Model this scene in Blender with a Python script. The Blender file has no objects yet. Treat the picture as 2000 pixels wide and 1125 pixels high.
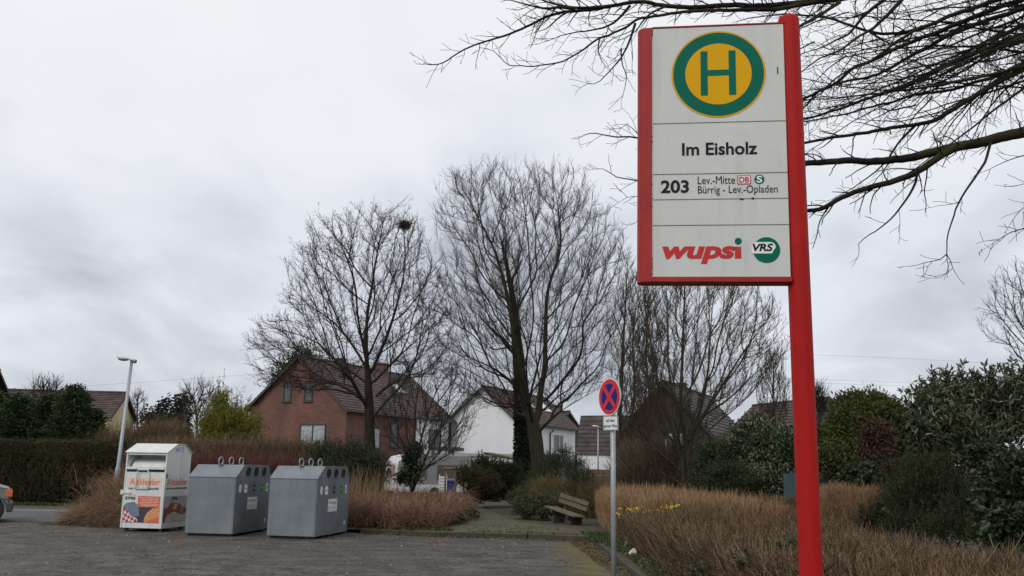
import bpy, math, random
import numpy as np
from mathutils import Vector, Matrix, Euler

C = bpy.context.scene.collection
SC = bpy.context.scene
rng = np.random.default_rng(7)
random.seed(7)
PI = math.pi
R = math.radians

# ------------------------------------------------------------------ camera
F = 1780.0
PITCH, ROLL, EYE = R(11.13), R(1.0), 1.6
_W = np.array([0, math.cos(PITCH), math.sin(PITCH)])
_r0 = np.array([1.0, 0, 0]); _u0 = np.array([0, -math.sin(PITCH), math.cos(PITCH)])
_R = math.cos(ROLL) * _r0 + math.sin(ROLL) * _u0
_U = math.cos(ROLL) * _u0 - math.sin(ROLL) * _r0
_O = np.array([0, 0, EYE])

def at(u, v, Y):
    """world point seen in the photo at (u, v), Y metres ahead"""
    d = (u - 1000) / F * _R + (562.5 - v) / F * _U + _W
    return _O + d * (Y / d[1])

def gp(u, v, z=0.0):
    d = (u - 1000) / F * _R + (562.5 - v) / F * _U + _W
    return _O + d * ((z - EYE) / d[2])

def zat(v, Y, u=1000):
    return at(u, v, Y)[2]

cam_d = bpy.data.cameras.new("camera")
cam = bpy.data.objects.new("camera", cam_d); C.objects.link(cam)
cam_d.sensor_width = 36; cam_d.lens = 36 * F / 2000
cam_d.clip_start = 0.05; cam_d.clip_end = 3000
m = Matrix(((_R[0], _U[0], -_W[0], 0), (_R[1], _U[1], -_W[1], 0), (_R[2], _U[2], -_W[2], EYE), (0, 0, 0, 1)))
cam.matrix_world = m
SC.camera = cam

# ------------------------------------------------------------------ materials
def nodes(mt):
    mt.use_nodes = True
    return mt.node_tree.nodes, mt.node_tree.links

def ramp(N, stops, interp='LINEAR'):
    r = N.new('ShaderNodeValToRGB'); r.color_ramp.interpolation = interp
    e = r.color_ramp.elements
    e[0].position, e[0].color = stops[0][0], (*stops[0][1], 1)
    e[1].position, e[1].color = stops[-1][0], (*stops[-1][1], 1)
    for p, c in stops[1:-1]:
        x = e.new(p); x.color = (*c, 1)
    return r

def mixc(N, L, fac, a, b, mode='MIX'):
    n = N.new('ShaderNodeMix'); n.data_type = 'RGBA'; n.blend_type = mode
    for s, v in ((n.inputs[0], fac), (n.inputs[6], a), (n.inputs[7], b)):
        if hasattr(v, 'links'): L.new(v, s)
        elif isinstance(v, (int, float)): s.default_value = v
        else: s.default_value = (*v, 1)
    return n.outputs[2]

def noise(N, L, scale, detail=4, rough=.6, vec=None, dist=0.0):
    n = N.new('ShaderNodeTexNoise'); n.inputs['Scale'].default_value = scale
    n.inputs['Detail'].default_value = detail; n.inputs['Roughness'].default_value = rough
    n.inputs['Distortion'].default_value = dist
    if vec is not None: L.new(vec, n.inputs['Vector'])
    return n.outputs['Fac']

def geo_pos(N): return N.new('ShaderNodeNewGeometry').outputs['Position']
def obj_pos(N): return N.new('ShaderNodeTexCoord').outputs['Object']

def mapping(N, L, vec, scale=(1, 1, 1), rot=(0, 0, 0), loc=(0, 0, 0)):
    n = N.new('ShaderNodeMapping'); L.new(vec, n.inputs[0])
    n.inputs['Scale'].default_value = scale; n.inputs['Rotation'].default_value = rot; n.inputs['Location'].default_value = loc
    return n.outputs[0]

def mat(name, c, rough=.6, metal=0.0, var=.12, scale=6.0, bump=0.0, bscale=40.0, c2=None, spec=None, world=False):
    """plain surface broken up with two scales of noise"""
    mt = bpy.data.materials.new(name); N, L = nodes(mt)
    b = N['Principled BSDF']
    b.inputs['Roughness'].default_value = rough; b.inputs['Metallic'].default_value = metal
    if spec is not None: b.inputs['Specular IOR Level'].default_value = spec
    p = geo_pos(N) if world else obj_pos(N)
    n1 = noise(N, L, scale, 6, .65, p)
    if c2 is None:
        lo = tuple(x * (1 - var) for x in c); hi = tuple(min(1, x * (1 + var)) for x in c)
    else: lo, hi = c, c2
    r = ramp(N, [(.3, lo), (.7, hi)]); L.new(n1, r.inputs[0])
    L.new(r.outputs[0], b.inputs['Base Color'])
    if bump:
        bn = N.new('ShaderNodeBump'); bn.inputs['Strength'].default_value = bump; bn.inputs['Distance'].default_value = .02
        L.new(noise(N, L, bscale, 4, .6, p), bn.inputs['Height']); L.new(bn.outputs[0], b.inputs['Normal'])
    return mt

def leafmat(name, cols, rough=.6, trans=0.0, big=.35, bigscale=.8, spec=.3):
    """colour per loose leaf or twig, with a slow drift through the plant"""
    mt = bpy.data.materials.new(name); N, L = nodes(mt)
    b = N['Principled BSDF']; b.inputs['Roughness'].default_value = rough
    b.inputs['Specular IOR Level'].default_value = spec
    g = N.new('ShaderNodeNewGeometry')
    n = noise(N, L, bigscale, 3, .5, g.outputs['Position'])
    mm = N.new('ShaderNodeMath'); mm.operation = 'MULTIPLY_ADD'; L.new(n, mm.inputs[0]); mm.inputs[1].default_value = big * 2
    ms = N.new('ShaderNodeMath'); ms.operation = 'MULTIPLY_ADD'; L.new(g.outputs['Random Per Island'], ms.inputs[0])
    ms.inputs[1].default_value = 1 - big; ms.inputs[2].default_value = -big * .5
    L.new(ms.outputs[0], mm.inputs[2])
    k = len(cols)
    r = ramp(N, [(i / max(1, k - 1), c) for i, c in enumerate(cols)]); L.new(mm.outputs[0], r.inputs[0])
    L.new(r.outputs[0], b.inputs['Base Color'])
    if trans:
        t = N.new('ShaderNodeBsdfTranslucent'); L.new(r.outputs[0], t.inputs[0])
        x = N.new('ShaderNodeMixShader'); x.inputs[0].default_value = trans
        L.new(b.outputs[0], x.inputs[1]); L.new(t.outputs[0], x.inputs[2]); L.new(x.outputs[0], N['Material Output'].inputs[0])
    return mt

def bark(name, c1, c2, moss=None, mossamt=.5):
    mt = bpy.data.materials.new(name); N, L = nodes(mt)
    b = N['Principled BSDF']; b.inputs['Roughness'].default_value = .9; b.inputs['Specular IOR Level'].default_value = .15
    p = geo_pos(N)
    v = mapping(N, L, p, (14, 14, 2.5))
    n1 = noise(N, L, 1.0, 6, .7, v)
    r = ramp(N, [(.3, c1), (.7, c2)]); L.new(n1, r.inputs[0]); col = r.outputs[0]
    if moss:
        n2 = noise(N, L, 1.3, 4, .6, p)
        rr = ramp(N, [(.55 - mossamt * .25, (0, 0, 0)), (.62, (1, 1, 1))]); L.new(n2, rr.inputs[0])
        col = mixc(N, L, rr.outputs[0], col, moss)
    L.new(col, b.inputs['Base Color'])
    bn = N.new('ShaderNodeBump'); bn.inputs['Strength'].default_value = .7; bn.inputs['Distance'].default_value = .03
    L.new(n1, bn.inputs['Height']); L.new(bn.outputs[0], b.inputs['Normal'])
    return mt

def grimy(mt, tint, amt, scale=(7, 7, .7), lo=.52, hi=.78):
    """rain-washed dirt streaks over an existing paint"""
    N, L = mt.node_tree.nodes, mt.node_tree.links; b = N['Principled BSDF']; src = b.inputs['Base Color'].links[0].from_socket
    p = obj_pos(N); r = ramp(N, [(lo, (0, 0, 0)), (hi, (amt, amt, amt))]); L.new(noise(N, L, 1.6, 7, .68, mapping(N, L, p, scale), .3), r.inputs[0])
    r2 = ramp(N, [(.58, (0, 0, 0)), (.8, (amt * .8,) * 3)]); L.new(noise(N, L, 2.3, 7, .7, p, .5), r2.inputs[0])
    c = mixc(N, L, r.outputs[0], src, tint); c = mixc(N, L, r2.outputs[0], c, tint); L.new(c, b.inputs['Base Color'])

# ------------------------------------------------------------------ mesh helpers
def set_mesh(me, verts, faces_flat, sizes, mi=None, smooth=False):
    verts = np.asarray(verts, np.float32).reshape(-1, 3)
    faces_flat = np.asarray(faces_flat, np.int32); sizes = np.asarray(sizes, np.int32)
    me.vertices.add(len(verts)); me.vertices.foreach_set('co', verts.ravel())
    me.loops.add(len(faces_flat)); me.loops.foreach_set('vertex_index', faces_flat)
    me.polygons.add(len(sizes))
    st = np.zeros(len(sizes), np.int32); st[1:] = np.cumsum(sizes)[:-1]
    me.polygons.foreach_set('loop_start', st); me.polygons.foreach_set('loop_total', sizes)
    if mi is not None: me.polygons.foreach_set('material_index', np.asarray(mi, np.int32))
    me.polygons.foreach_set('use_smooth', np.full(len(sizes), bool(smooth)))
    me.update(calc_edges=True); me.validate()

def link(name, me, mats, parent=None, bev=0.0):
    o = bpy.data.objects.new(name, me); C.objects.link(o)
    for x in (mats if isinstance(mats, (list, tuple)) else [mats]): me.materials.append(x)
    if parent is not None: o.parent = parent
    if bev:
        b = o.modifiers.new('bevel', 'BEVEL'); b.width = bev; b.segments = 2; b.limit_method = 'ANGLE'; b.angle_limit = R(40)
    return o

class MB:
    def __init__(s): s.v, s.f, s.m, s.n = [], [], [], 0
    def add(s, verts, faces, m=0):
        verts = np.asarray(verts, float).reshape(-1, 3)
        s.v.append(verts)
        for f in faces: s.f.append([i + s.n for i in f]); s.m.append(m)
        s.n += len(verts); return s
    def box(s, lo, hi, m=0, M=None):
        x0, y0, z0 = lo; x1, y1, z1 = hi
        v = np.array([(x0, y0, z0), (x1, y0, z0), (x1, y1, z0), (x0, y1, z0), (x0, y0, z1), (x1, y0, z1), (x1, y1, z1), (x0, y1, z1)], float)
        if M is not None: v = v @ np.array(M.to_3x3()).T + np.array(M.translation)
        return s.add(v, [(0, 3, 2, 1), (4, 5, 6, 7), (0, 1, 5, 4), (1, 2, 6, 5), (2, 3, 7, 6), (3, 0, 4, 7)], m)
    def prism(s, poly, o, a, b, n, m=0):
        """2-D polygon in the plane (o; a, b), extruded along vector n"""
        o, a, b, n = (np.asarray(x, float) for x in (o, a, b, n)); k = len(poly)
        base = np.array([o + a * p[0] + b * p[1] for p in poly])
        v = np.concatenate([base, base + n])
        if np.dot(np.cross(a, b), n) > 0: fs = [tuple(range(k))[::-1], tuple(range(k, 2 * k))] + [(i, (i + 1) % k, k + (i + 1) % k, k + i) for i in range(k)]
        else: fs = [tuple(range(k)), tuple(range(k, 2 * k))[::-1]] + [((i + 1) % k, i, k + i, k + (i + 1) % k) for i in range(k)]
        return s.add(v, fs, m)
    def poly(s, pts, m=0): return s.add(pts, [tuple(range(len(pts)))], m)
    def tube(s, pts, rad, n=8, m=0, cap=True):
        pts = np.asarray(pts, float); k = len(pts)
        rad = np.full(k, rad) if np.isscalar(rad) else np.asarray(rad, float)
        v = tube_verts(pts, rad, n)
        fs = [(i * n + j, i * n + (j + 1) % n, (i + 1) * n + (j + 1) % n, (i + 1) * n + j) for i in range(k - 1) for j in range(n)]
        if cap: fs += [tuple(range(n))[::-1], tuple(range((k - 1) * n, k * n))]
        return s.add(v, fs, m)
    def sphere(s, c, r, nu=12, nv=8, m=0):
        r = np.array([r, r, r] if np.isscalar(r) else r, float); v = [(0, 0, -1)]
        for i in range(1, nv):
            a = -PI / 2 + PI * i / nv
            for j in range(nu): t = 2 * PI * j / nu; v.append((math.cos(a) * math.cos(t), math.cos(a) * math.sin(t), math.sin(a)))
        v.append((0, 0, 1)); v = np.array(v) * r + np.array(c)
        fs = [(0, 1 + (j + 1) % nu, 1 + j) for j in range(nu)]
        for i in range(nv - 2):
            for j in range(nu): a = 1 + i * nu; fs.append((a + j, a + (j + 1) % nu, a + nu + (j + 1) % nu, a + nu + j))
        t = len(v) - 1; a = 1 + (nv - 2) * nu
        fs += [(a + j, a + (j + 1) % nu, t) for j in range(nu)]
        return s.add(v, fs, m)
    def build(s, name, mats, parent=None, smooth=False, bev=0.0):
        me = bpy.data.meshes.new(name)
        flat = [i for f in s.f for i in f]
        set_mesh(me, np.concatenate(s.v), flat, [len(f) for f in s.f], s.m, smooth)
        if smooth == 'auto': pass
        return link(name, me, mats, parent, bev)

def tube_verts(pts, rad, n):
    k = len(pts)
    T = np.empty_like(pts); T[1:-1] = pts[2:] - pts[:-2]; T[0] = pts[1] - pts[0]; T[-1] = pts[-1] - pts[-2]
    T /= np.linalg.norm(T, axis=1, keepdims=True) + 1e-9
    mean = np.abs(T).mean(0); ref = np.zeros(3); ref[np.argmin(mean)] = 1
    A = np.cross(T, ref); A /= np.linalg.norm(A, axis=1, keepdims=True) + 1e-9
    B = np.cross(T, A)
    th = np.arange(n) * 2 * PI / n
    ring = A[:, None] * np.cos(th)[None, :, None] + B[:, None] * np.sin(th)[None, :, None]
    # orientation: A x B = T keeps faces pointing outward
    return (pts[:, None] + ring * rad[:, None, None]).reshape(-1, 3)

class Bulk:
    """numpy quads gathered into one mesh"""
    def __init__(s): s.v, s.q, s.n = [], [], 0
    def add(s, v, q):
        s.v.append(np.asarray(v, np.float32).reshape(-1, 3)); s.q.append(np.asarray(q, np.int64).reshape(-1, 4) + s.n); s.n += len(s.v[-1])
    def tube(s, pts, rad, n):
        k = len(pts); i = np.arange(k - 1)[:, None] * n; j = np.arange(n)[None]
        q = np.stack([i + j, i + (j + 1) % n, i + n + (j + 1) % n, i + n + j], -1)
        s.add(tube_verts(pts, rad, n), q)
    def twigs(s, P, D, Ln, r, bend=None, tip=.35):
        """three-sided two-piece twigs, all at once"""
        n = len(P)
        if n == 0: return
        D = D / (np.linalg.norm(D, axis=1, keepdims=True) + 1e-9)
        Ln = np.broadcast_to(np.asarray(Ln, float), (n,)); r = np.broadcast_to(np.asarray(r, float), (n,))
        if bend is None: bend = rng.normal(0, .25, (n, 3))
        mid = P + D * (Ln * .5)[:, None]
        D2 = D + bend; D2 /= np.linalg.norm(D2, axis=1, keepdims=True)
        end = mid + D2 * (Ln * .5)[:, None]
        ref = np.where(np.abs(D[:, 2:3]) < .8, np.array([[0, 0, 1.]]), np.array([[1., 0, 0]]))
        A = np.cross(D, ref); A /= np.linalg.norm(A, axis=1, keepdims=True); B = np.cross(D, A)
        V = []
        for c, k in ((P, 1.0), (mid, .8), (end, tip)):
            for t in range(3):
                a = 2 * PI * t / 3
                V.append(c + (A * math.cos(a) + B * math.sin(a)) * (r * k)[:, None])
        V = np.stack(V, 1)
        b = np.arange(n)[:, None] * 9
        q = [[i * 3 + t, i * 3 + (t + 1) % 3, (i + 1) * 3 + (t + 1) % 3, (i + 1) * 3 + t] for i in range(2) for t in range(3)]
        s.add(V, (b[:, :, None] + np.array(q)[None]).reshape(-1, 4))
        return end, D2
    def leaves(s, P, D, Ln, Wd, fold=.15, roll=None):
        """diamond leaves of two faces folded at the midrib"""
        n = len(P)
        if n == 0: return
        D = D / (np.linalg.norm(D, axis=1, keepdims=True) + 1e-9)
        rv = rng.normal(0, 1, (n, 3)) if roll is None else roll
        S = np.cross(D, rv); S /= np.linalg.norm(S, axis=1, keepdims=True) + 1e-9
        Nn = np.cross(S, D)
        Ln = np.broadcast_to(np.asarray(Ln, float), (n,))[:, None]; Wd = np.broadcast_to(np.asarray(Wd, float), (n,))[:, None]
        up = Nn * Wd * fold
        V = np.stack([P, P + D * Ln * .3 + S * Wd * .5 + up, P + D * Ln * .7 + S * Wd * .42 + up, P + D * Ln - Nn * Wd * fold,
                      P + D * Ln * .7 - S * Wd * .42 + up, P + D * Ln * .3 - S * Wd * .5 + up], 1)
        b = np.arange(n)[:, None, None] * 6
        s.add(V, (b + np.array([[0, 1, 2, 3], [0, 3, 4, 5]])[None]).reshape(-1, 4))
    def build(s, name, mats, parent=None, smooth=False):
        me = bpy.data.meshes.new(name)
        v = np.concatenate(s.v); q = np.concatenate(s.q)
        set_mesh(me, v, q.ravel(), np.full(len(q), 4), None, smooth)
        return link(name, me, mats, parent)

def tag(o, label, cat, group=None, kind=None):
    if label: o['label'] = label
    if cat: o['category'] = cat
    if group: o['group'] = group
    if kind: o['kind'] = kind
    return o

def thing(name, label, cat, loc=(0, 0, 0), rotz=0.0, group=None):
    o = bpy.data.objects.new(name, None); C.objects.link(o); o.empty_display_size = .2
    o.location = loc; o.rotation_euler = (0, 0, rotz)
    return tag(o, label, cat, group)

def struct(o): o['kind'] = 'structure'; return o

def copy_tree(o, parent=None):
    c = o.copy(); C.objects.link(c); c.parent = parent
    for ch in list(o.children): copy_tree(ch, c)
    return c

# -------- lettering: the built-in font turned into faces and fitted into a box
_txt = {}
def text_mesh(s, bold=0.0, shear=0.0):
    k = (s, bold, shear)
    if k in _txt: return _txt[k]
    cu = bpy.data.curves.new('t', 'FONT'); cu.body = s; cu.offset = bold; cu.shear = shear; cu.resolution_u = 4
    ob = bpy.data.objects.new('t', cu); C.objects.link(ob)
    bpy.context.view_layer.update()
    ev = ob.evaluated_get(bpy.context.evaluated_depsgraph_get()); me = ev.to_mesh()
    v = np.array([x.co[:] for x in me.vertices]); f = [tuple(p.vertices) for p in me.polygons]
    ev.to_mesh_clear(); bpy.data.objects.remove(ob); bpy.data.curves.remove(cu)
    _txt[k] = (v, f); return v, f

def put_text(mb, s, box, o, a, b, m, bold=0.0, shear=0.0):
    """box = (x0, z0, x1, z1) in the plane (o; a, b)"""
    v, f = text_mesh(s, bold, shear)
    lo, hi = v.min(0), v.max(0)
    x = box[0] + (v[:, 0] - lo[0]) / (hi[0] - lo[0]) * (box[2] - box[0])
    z = box[1] + (v[:, 1] - lo[1]) / (hi[1] - lo[1]) * (box[3] - box[1])
    o, a, b = (np.asarray(q, float) for q in (o, a, b))
    mb.add(o + np.outer(x, a) + np.outer(z, b), f, m)

def disc(mb, c, r, o, a, b, m, n=48, r0=0.0, rz=None):
    o, a, b = (np.asarray(q, float) for q in (o, a, b)); rz = rz or r
    P = [o + a * (c[0] + r * math.cos(t)) + b * (c[1] + rz * math.sin(t)) for t in np.arange(n) * 2 * PI / n]
    if r0:
        Q = [o + a * (c[0] + r0 * math.cos(t)) + b * (c[1] + r0 * math.sin(t)) for t in np.arange(n) * 2 * PI / n]
        mb.add(P + Q, [(i, (i + 1) % n, n + (i + 1) % n, n + i) for i in range(n)], m)
    else: mb.poly(P, m)

def rect(mb, x0, z0, x1, z1, o, a, b, m):
    o, a, b = (np.asarray(q, float) for q in (o, a, b))
    mb.poly([o + a * x + b * z for x, z in ((x0, z0), (x1, z0), (x1, z1), (x0, z1))], m)

def pl(mb, pts, o, a, b, m):
    o, a, b = (np.asarray(q, float) for q in (o, a, b))
    mb.poly([o + a * x + b * z for x, z in pts], m)

# ------------------------------------------------------------------ light and sky
SUN_EL, SUN_AZ = R(40), R(213)          # high behind the viewer, a little to the left, far behind the cloud
w = bpy.data.worlds.new("World"); SC.world = w; w.use_nodes = True
N, L = w.node_tree.nodes, w.node_tree.links
bg = N['Background']
sky = N.new('ShaderNodeTexSky'); sky.sky_type = 'NISHITA'; sky.sun_disc = False
sky.sun_elevation = SUN_EL; sky.sun_rotation = SUN_AZ; sky.air_density = 1; sky.dust_density = 2
tc = N.new('ShaderNodeTexCoord'); sp = N.new('ShaderNodeSeparateXYZ'); L.new(tc.outputs['Generated'], sp.inputs[0])
def mth(op, a, b=None, c=None):
    n = N.new('ShaderNodeMath'); n.operation = op
    for i, x in enumerate((a, b, c)):
        if x is None: continue
        if isinstance(x, (int, float)): n.inputs[i].default_value = x
        else: L.new(x, n.inputs[i])
    return n.outputs[0]
zc = mth('MAXIMUM', sp.outputs[2], 0.0); zz = mth('ADD', zc, .36)
cv = N.new('ShaderNodeCombineXYZ'); L.new(mth('DIVIDE', sp.outputs[0], zz), cv.inputs[0]); L.new(mth('DIVIDE', sp.outputs[1], zz), cv.inputs[1])
cl1 = noise(N, L, 1.25, 8, .5, mapping(N, L, cv.outputs[0], (1, .8, 1), loc=(40.1, 2.2, 0)), .45)
cl2 = noise(N, L, 3.2, 6, .5, mapping(N, L, cv.outputs[0], (1, .9, 1), loc=(9.3, 1.9, 0)), .6)
cl = mth('ADD', mth('MULTIPLY', cl1, .66), mth('MULTIPLY', cl2, .34))
# height plus cloud thickness decides the brightness of the overcast, brightest towards the veiled sun behind the viewer
sdv = N.new('ShaderNodeVectorMath'); sdv.operation = 'DOT_PRODUCT'; L.new(tc.outputs['Generated'], sdv.inputs[0])
sdv.inputs[1].default_value = (math.sin(SUN_AZ) * math.cos(SUN_EL), math.cos(SUN_AZ) * math.cos(SUN_EL), math.sin(SUN_EL))
hgt = mth('ADD', mth('MULTIPLY_ADD', cl, 2.2, mth('MULTIPLY_ADD', zc, 1.2, -.76)), mth('MULTIPLY', sdv.outputs['Value'], .22))
cr = ramp(N, [(.14, (5.1, 5.4, 6.0)), (.32, (6.4, 6.75, 7.4)), (.48, (7.8, 8.2, 8.85)), (.64, (8.8, 9.0, 9.4)), (.95, (9.4, 9.5, 9.8)), (1.0, (9.8, 9.9, 10.1))])
L.new(hgt, cr.inputs[0])
L.new(mixc(N, L, .93, sky.outputs[0], cr.outputs[0]), bg.inputs[0]); bg.inputs[1].default_value = .1
sun_d = bpy.data.lights.new("sun", 'SUN'); sun_d.energy = 1.25; sun_d.angle = R(22); sun_d.color = (1, .965, .92)
sun = bpy.data.objects.new("sun", sun_d); C.objects.link(sun)
sd = Vector((math.sin(SUN_AZ) * math.cos(SUN_EL), math.cos(SUN_AZ) * math.cos(SUN_EL), math.sin(SUN_EL)))
sun.rotation_euler = sd.to_track_quat('Z', 'Y').to_euler(); sun.location = sd * 60
SC.view_settings.view_transform = 'Standard'; SC.view_settings.look = 'None'; SC.view_settings.gamma = 1
SC.view_settings.exposure = 0.0; SC.view_settings.use_curve_mapping = False

# ------------------------------------------------------------------ ground
def sheet(name, pts, z, mt, sub=0):
    mb = MB(); mb.poly([(x, y, z) for x, y in pts]); o = mb.build(name, mt); struct(o); return o

def ground_mat():
    mt = bpy.data.materials.new('soil'); N, L = nodes(mt); b = N['Principled BSDF']; b.inputs['Roughness'].default_value = .95
    p = geo_pos(N)
    r = ramp(N, [(.3, (.045, .036, .024)), (.5, (.075, .06, .04)), (.62, (.06, .07, .03)), (.8, (.05, .065, .025))]); L.new(noise(N, L, .9, 8, .7, p), r.inputs[0])
    L.new(r.outputs[0], b.inputs['Base Color'])
    bn = N.new('ShaderNodeBump'); bn.inputs['Distance'].default_value = .08; L.new(noise(N, L, 14, 5, .7, p), bn.inputs['Height']); L.new(bn.outputs[0], b.inputs['Normal'])
    return mt
M_soil = ground_mat()

def asphalt_mat(name, dark, light, pink, patch=True):
    mt = bpy.data.materials.new(name); N, L = nodes(mt); b = N['Principled BSDF']; b.inputs['Roughness'].default_value = .85; b.inputs['Specular IOR Level'].default_value = .3
    p = geo_pos(N)
    warp = mapping(N, L, p, (.62, .80, 1), (0, 0, R(14)))
    n1a = noise(N, L, 2.3, 10, .72, warp, .5); n1b = noise(N, L, 11, 6, .75, p, .2); n1m = N.new('ShaderNodeMath'); n1m.operation = 'MULTIPLY_ADD'; L.new(n1b, n1m.inputs[0]); n1m.inputs[1].default_value = .5
    n1n = N.new('ShaderNodeMath'); n1n.operation = 'MULTIPLY'; L.new(n1a, n1n.inputs[0]); n1n.inputs[1].default_value = .5; L.new(n1n.outputs[0], n1m.inputs[2]); n1 = n1m.outputs[0]
    r = ramp(N, [(.43, dark), (.5, tuple(a * .55 + c * .45 for a, c in zip(dark, light))), (.575, light)]); L.new(n1, r.inputs[0])
    n2 = noise(N, L, .33, 5, .6, p, .4)
    rp = ramp(N, [(.45, (0, 0, 0)), (.62, (.7, .7, .7))]); L.new(n2, rp.inputs[0])
    col = mixc(N, L, rp.outputs[0], r.outputs[0], mixc(N, L, noise(N, L, 2.2, 6, .75, warp, .5), dark, pink))
    vo = N.new('ShaderNodeTexVoronoi'); vo.inputs['Scale'].default_value = 42; L.new(p, vo.inputs['Vector'])
    col = mixc(N, L, .6, col, mixc(N, L, noise(N, L, 30, 3, .8, p), (.25, .25, .25), (1.75, 1.72, 1.68)), 'MULTIPLY')
    vo2 = N.new('ShaderNodeTexVoronoi'); vo2.inputs['Scale'].default_value = 5.5; L.new(p, vo2.inputs['Vector'])
    rs = ramp(N, [(.0, (1, 1, 1)), (.085, (0, 0, 0))]); L.new(vo2.outputs['Distance'], rs.inputs[0])
    if patch:
        col = mixc(N, L, rs.outputs[0], col, (.16, .15, .13))
        # moss creeping in from the kerb corner
        sx = N.new('ShaderNodeSeparateXYZ'); L.new(p, sx.inputs[0])
        def mm(op, a, c):
            n = N.new('ShaderNodeMath'); n.operation = op
            for i, x in enumerate((a, c)):
                if isinstance(x, (int, float)): n.inputs[i].default_value = x
                else: L.new(x, n.inputs[i])
            return n.outputs[0]
        dx = mm('MULTIPLY', mm('ABSOLUTE', mm('SUBTRACT', sx.outputs[0], 1.45), 0), 1.1)
        e = mm('SUBTRACT', 1.15, dx)
        e2 = mm('MINIMUM', e, mm('MULTIPLY', mm('SUBTRACT', 21.2, sx.outputs[1]), .8))
        q = mm('MULTIPLY', mm('ADD', e2, mm('MULTIPLY', mm('SUBTRACT', noise(N, L, 2.6, 7, .75, warp, 1.2), .55), 4.2)), .75)
        rm = ramp(N, [(.30, (0, 0, 0)), (.75, (.85, .85, .85))]); L.new(q, rm.inputs[0])
        col = mixc(N, L, rm.outputs[0], col, (.115, .105, .02))
    vc = N.new('ShaderNodeTexVoronoi'); vc.feature = 'DISTANCE_TO_EDGE'; vc.inputs['Scale'].default_value = .23
    wc = N.new('ShaderNodeVectorMath'); wc.operation = 'ADD'; L.new(p, wc.inputs[0]); nw = N.new('ShaderNodeTexNoise'); nw.inputs['Scale'].default_value = 1.3; nw.inputs['Detail'].default_value = 5; L.new(p, nw.inputs['Vector']); L.new(nw.outputs['Color'], wc.inputs[1]); L.new(wc.outputs[0], vc.inputs['Vector'])
    rc = ramp(N, [(.0, (.6, .6, .59)), (.009, (1, 1, 1))]); L.new(vc.outputs['Distance'], rc.inputs[0]); col = mixc(N, L, 1.0, col, rc.outputs[0], 'MULTIPLY')
    L.new(col, b.inputs['Base Color'])
    bn = N.new('ShaderNodeBump'); bn.inputs['Distance'].default_value = .012; bn.inputs['Strength'].default_value = .8
    L.new(vo.outputs['Distance'], bn.inputs['Height']); L.new(bn.outputs[0], b.inputs['Normal'])
    return mt
M_lot = asphalt_mat('old_asphalt', (.022, .020, .019), (.122, .110, .099), (.112, .085, .079))
M_road = asphalt_mat('road_asphalt', (.075, .077, .08), (.115, .118, .122), (.09, .09, .092), False)
M_kerb = mat('kerb_concrete', (.028, .024, .016), .9, 0, .3, 5, .5, 30, c2=(.062, .055, .036), world=True)

sheet('ground', [(-700, -60), (700, -60), (700, 1400), (-700, 1400)], 0.0, M_soil)
KERB = [(-3.5, 22.3), (-1.55, 21.72), (.45, 21.6), (1.86, 21.1), (1.93, 14.9), (1.95, 9.0), (1.97, -10)]
sheet('parking_lot', KERB + [(-40, -10), (-40, 24.2), (-13.6, 24.4), (-11.3, 24.0), (-10.6, 23.3), (-9.6, 22.75), (-7.0, 22.9)], .004, M_lot)
sheet('road', [(-60, 24.2), (-13.6, 24.4), (-11.9, 24.4), (-10.5, 26.2), (6, 27.6), (6, 27.7), (-10, 31.2), (-60, 31.0)], .008, M_road)
M_line = mat('worn_paint', (.42, .41, .38), .8, 0, .3, 9, world=True)
sheet('road_marking', [(-60, 29.35), (-9.6, 29.6), (-9.6, 29.75), (-60, 29.5)], .012, M_line)
sheet('road_edge_line', [(-40, 23.75), (-13.1, 23.95), (-13.1, 24.05), (-40, 23.88)], .012, M_line)

def strip(name, line, wd, h, mt, side=1):
    mb = MB()
    for (a, b2) in zip(line[:-1], line[1:]):
        a = np.array(a); b2 = np.array(b2); d = b2 - a; ln = np.linalg.norm(d); d /= ln; nrm = np.array([-d[1], d[0]]) * side
        k = max(1, int(ln / 1.0))
        for i in range(k):
            p = a + d * (ln * i / k + .006); q = a + d * (ln * (i + 1) / k - .006); hh = h + random.uniform(-.008, .008)
            mb.prism([(0, 0), (ln / k - .012, 0), (ln / k - .012, wd), (0, wd)], (*p, .0), (*d, 0), (*nrm, 0), (0, 0, hh))
    return mb.build(name, mt, None, False, .012)
struct(strip('kerb', KERB[:4], .10, .11, M_kerb, 1))
struct(strip('kerb_side', KERB[3:6], .10, .10, M_kerb, 1))

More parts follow.
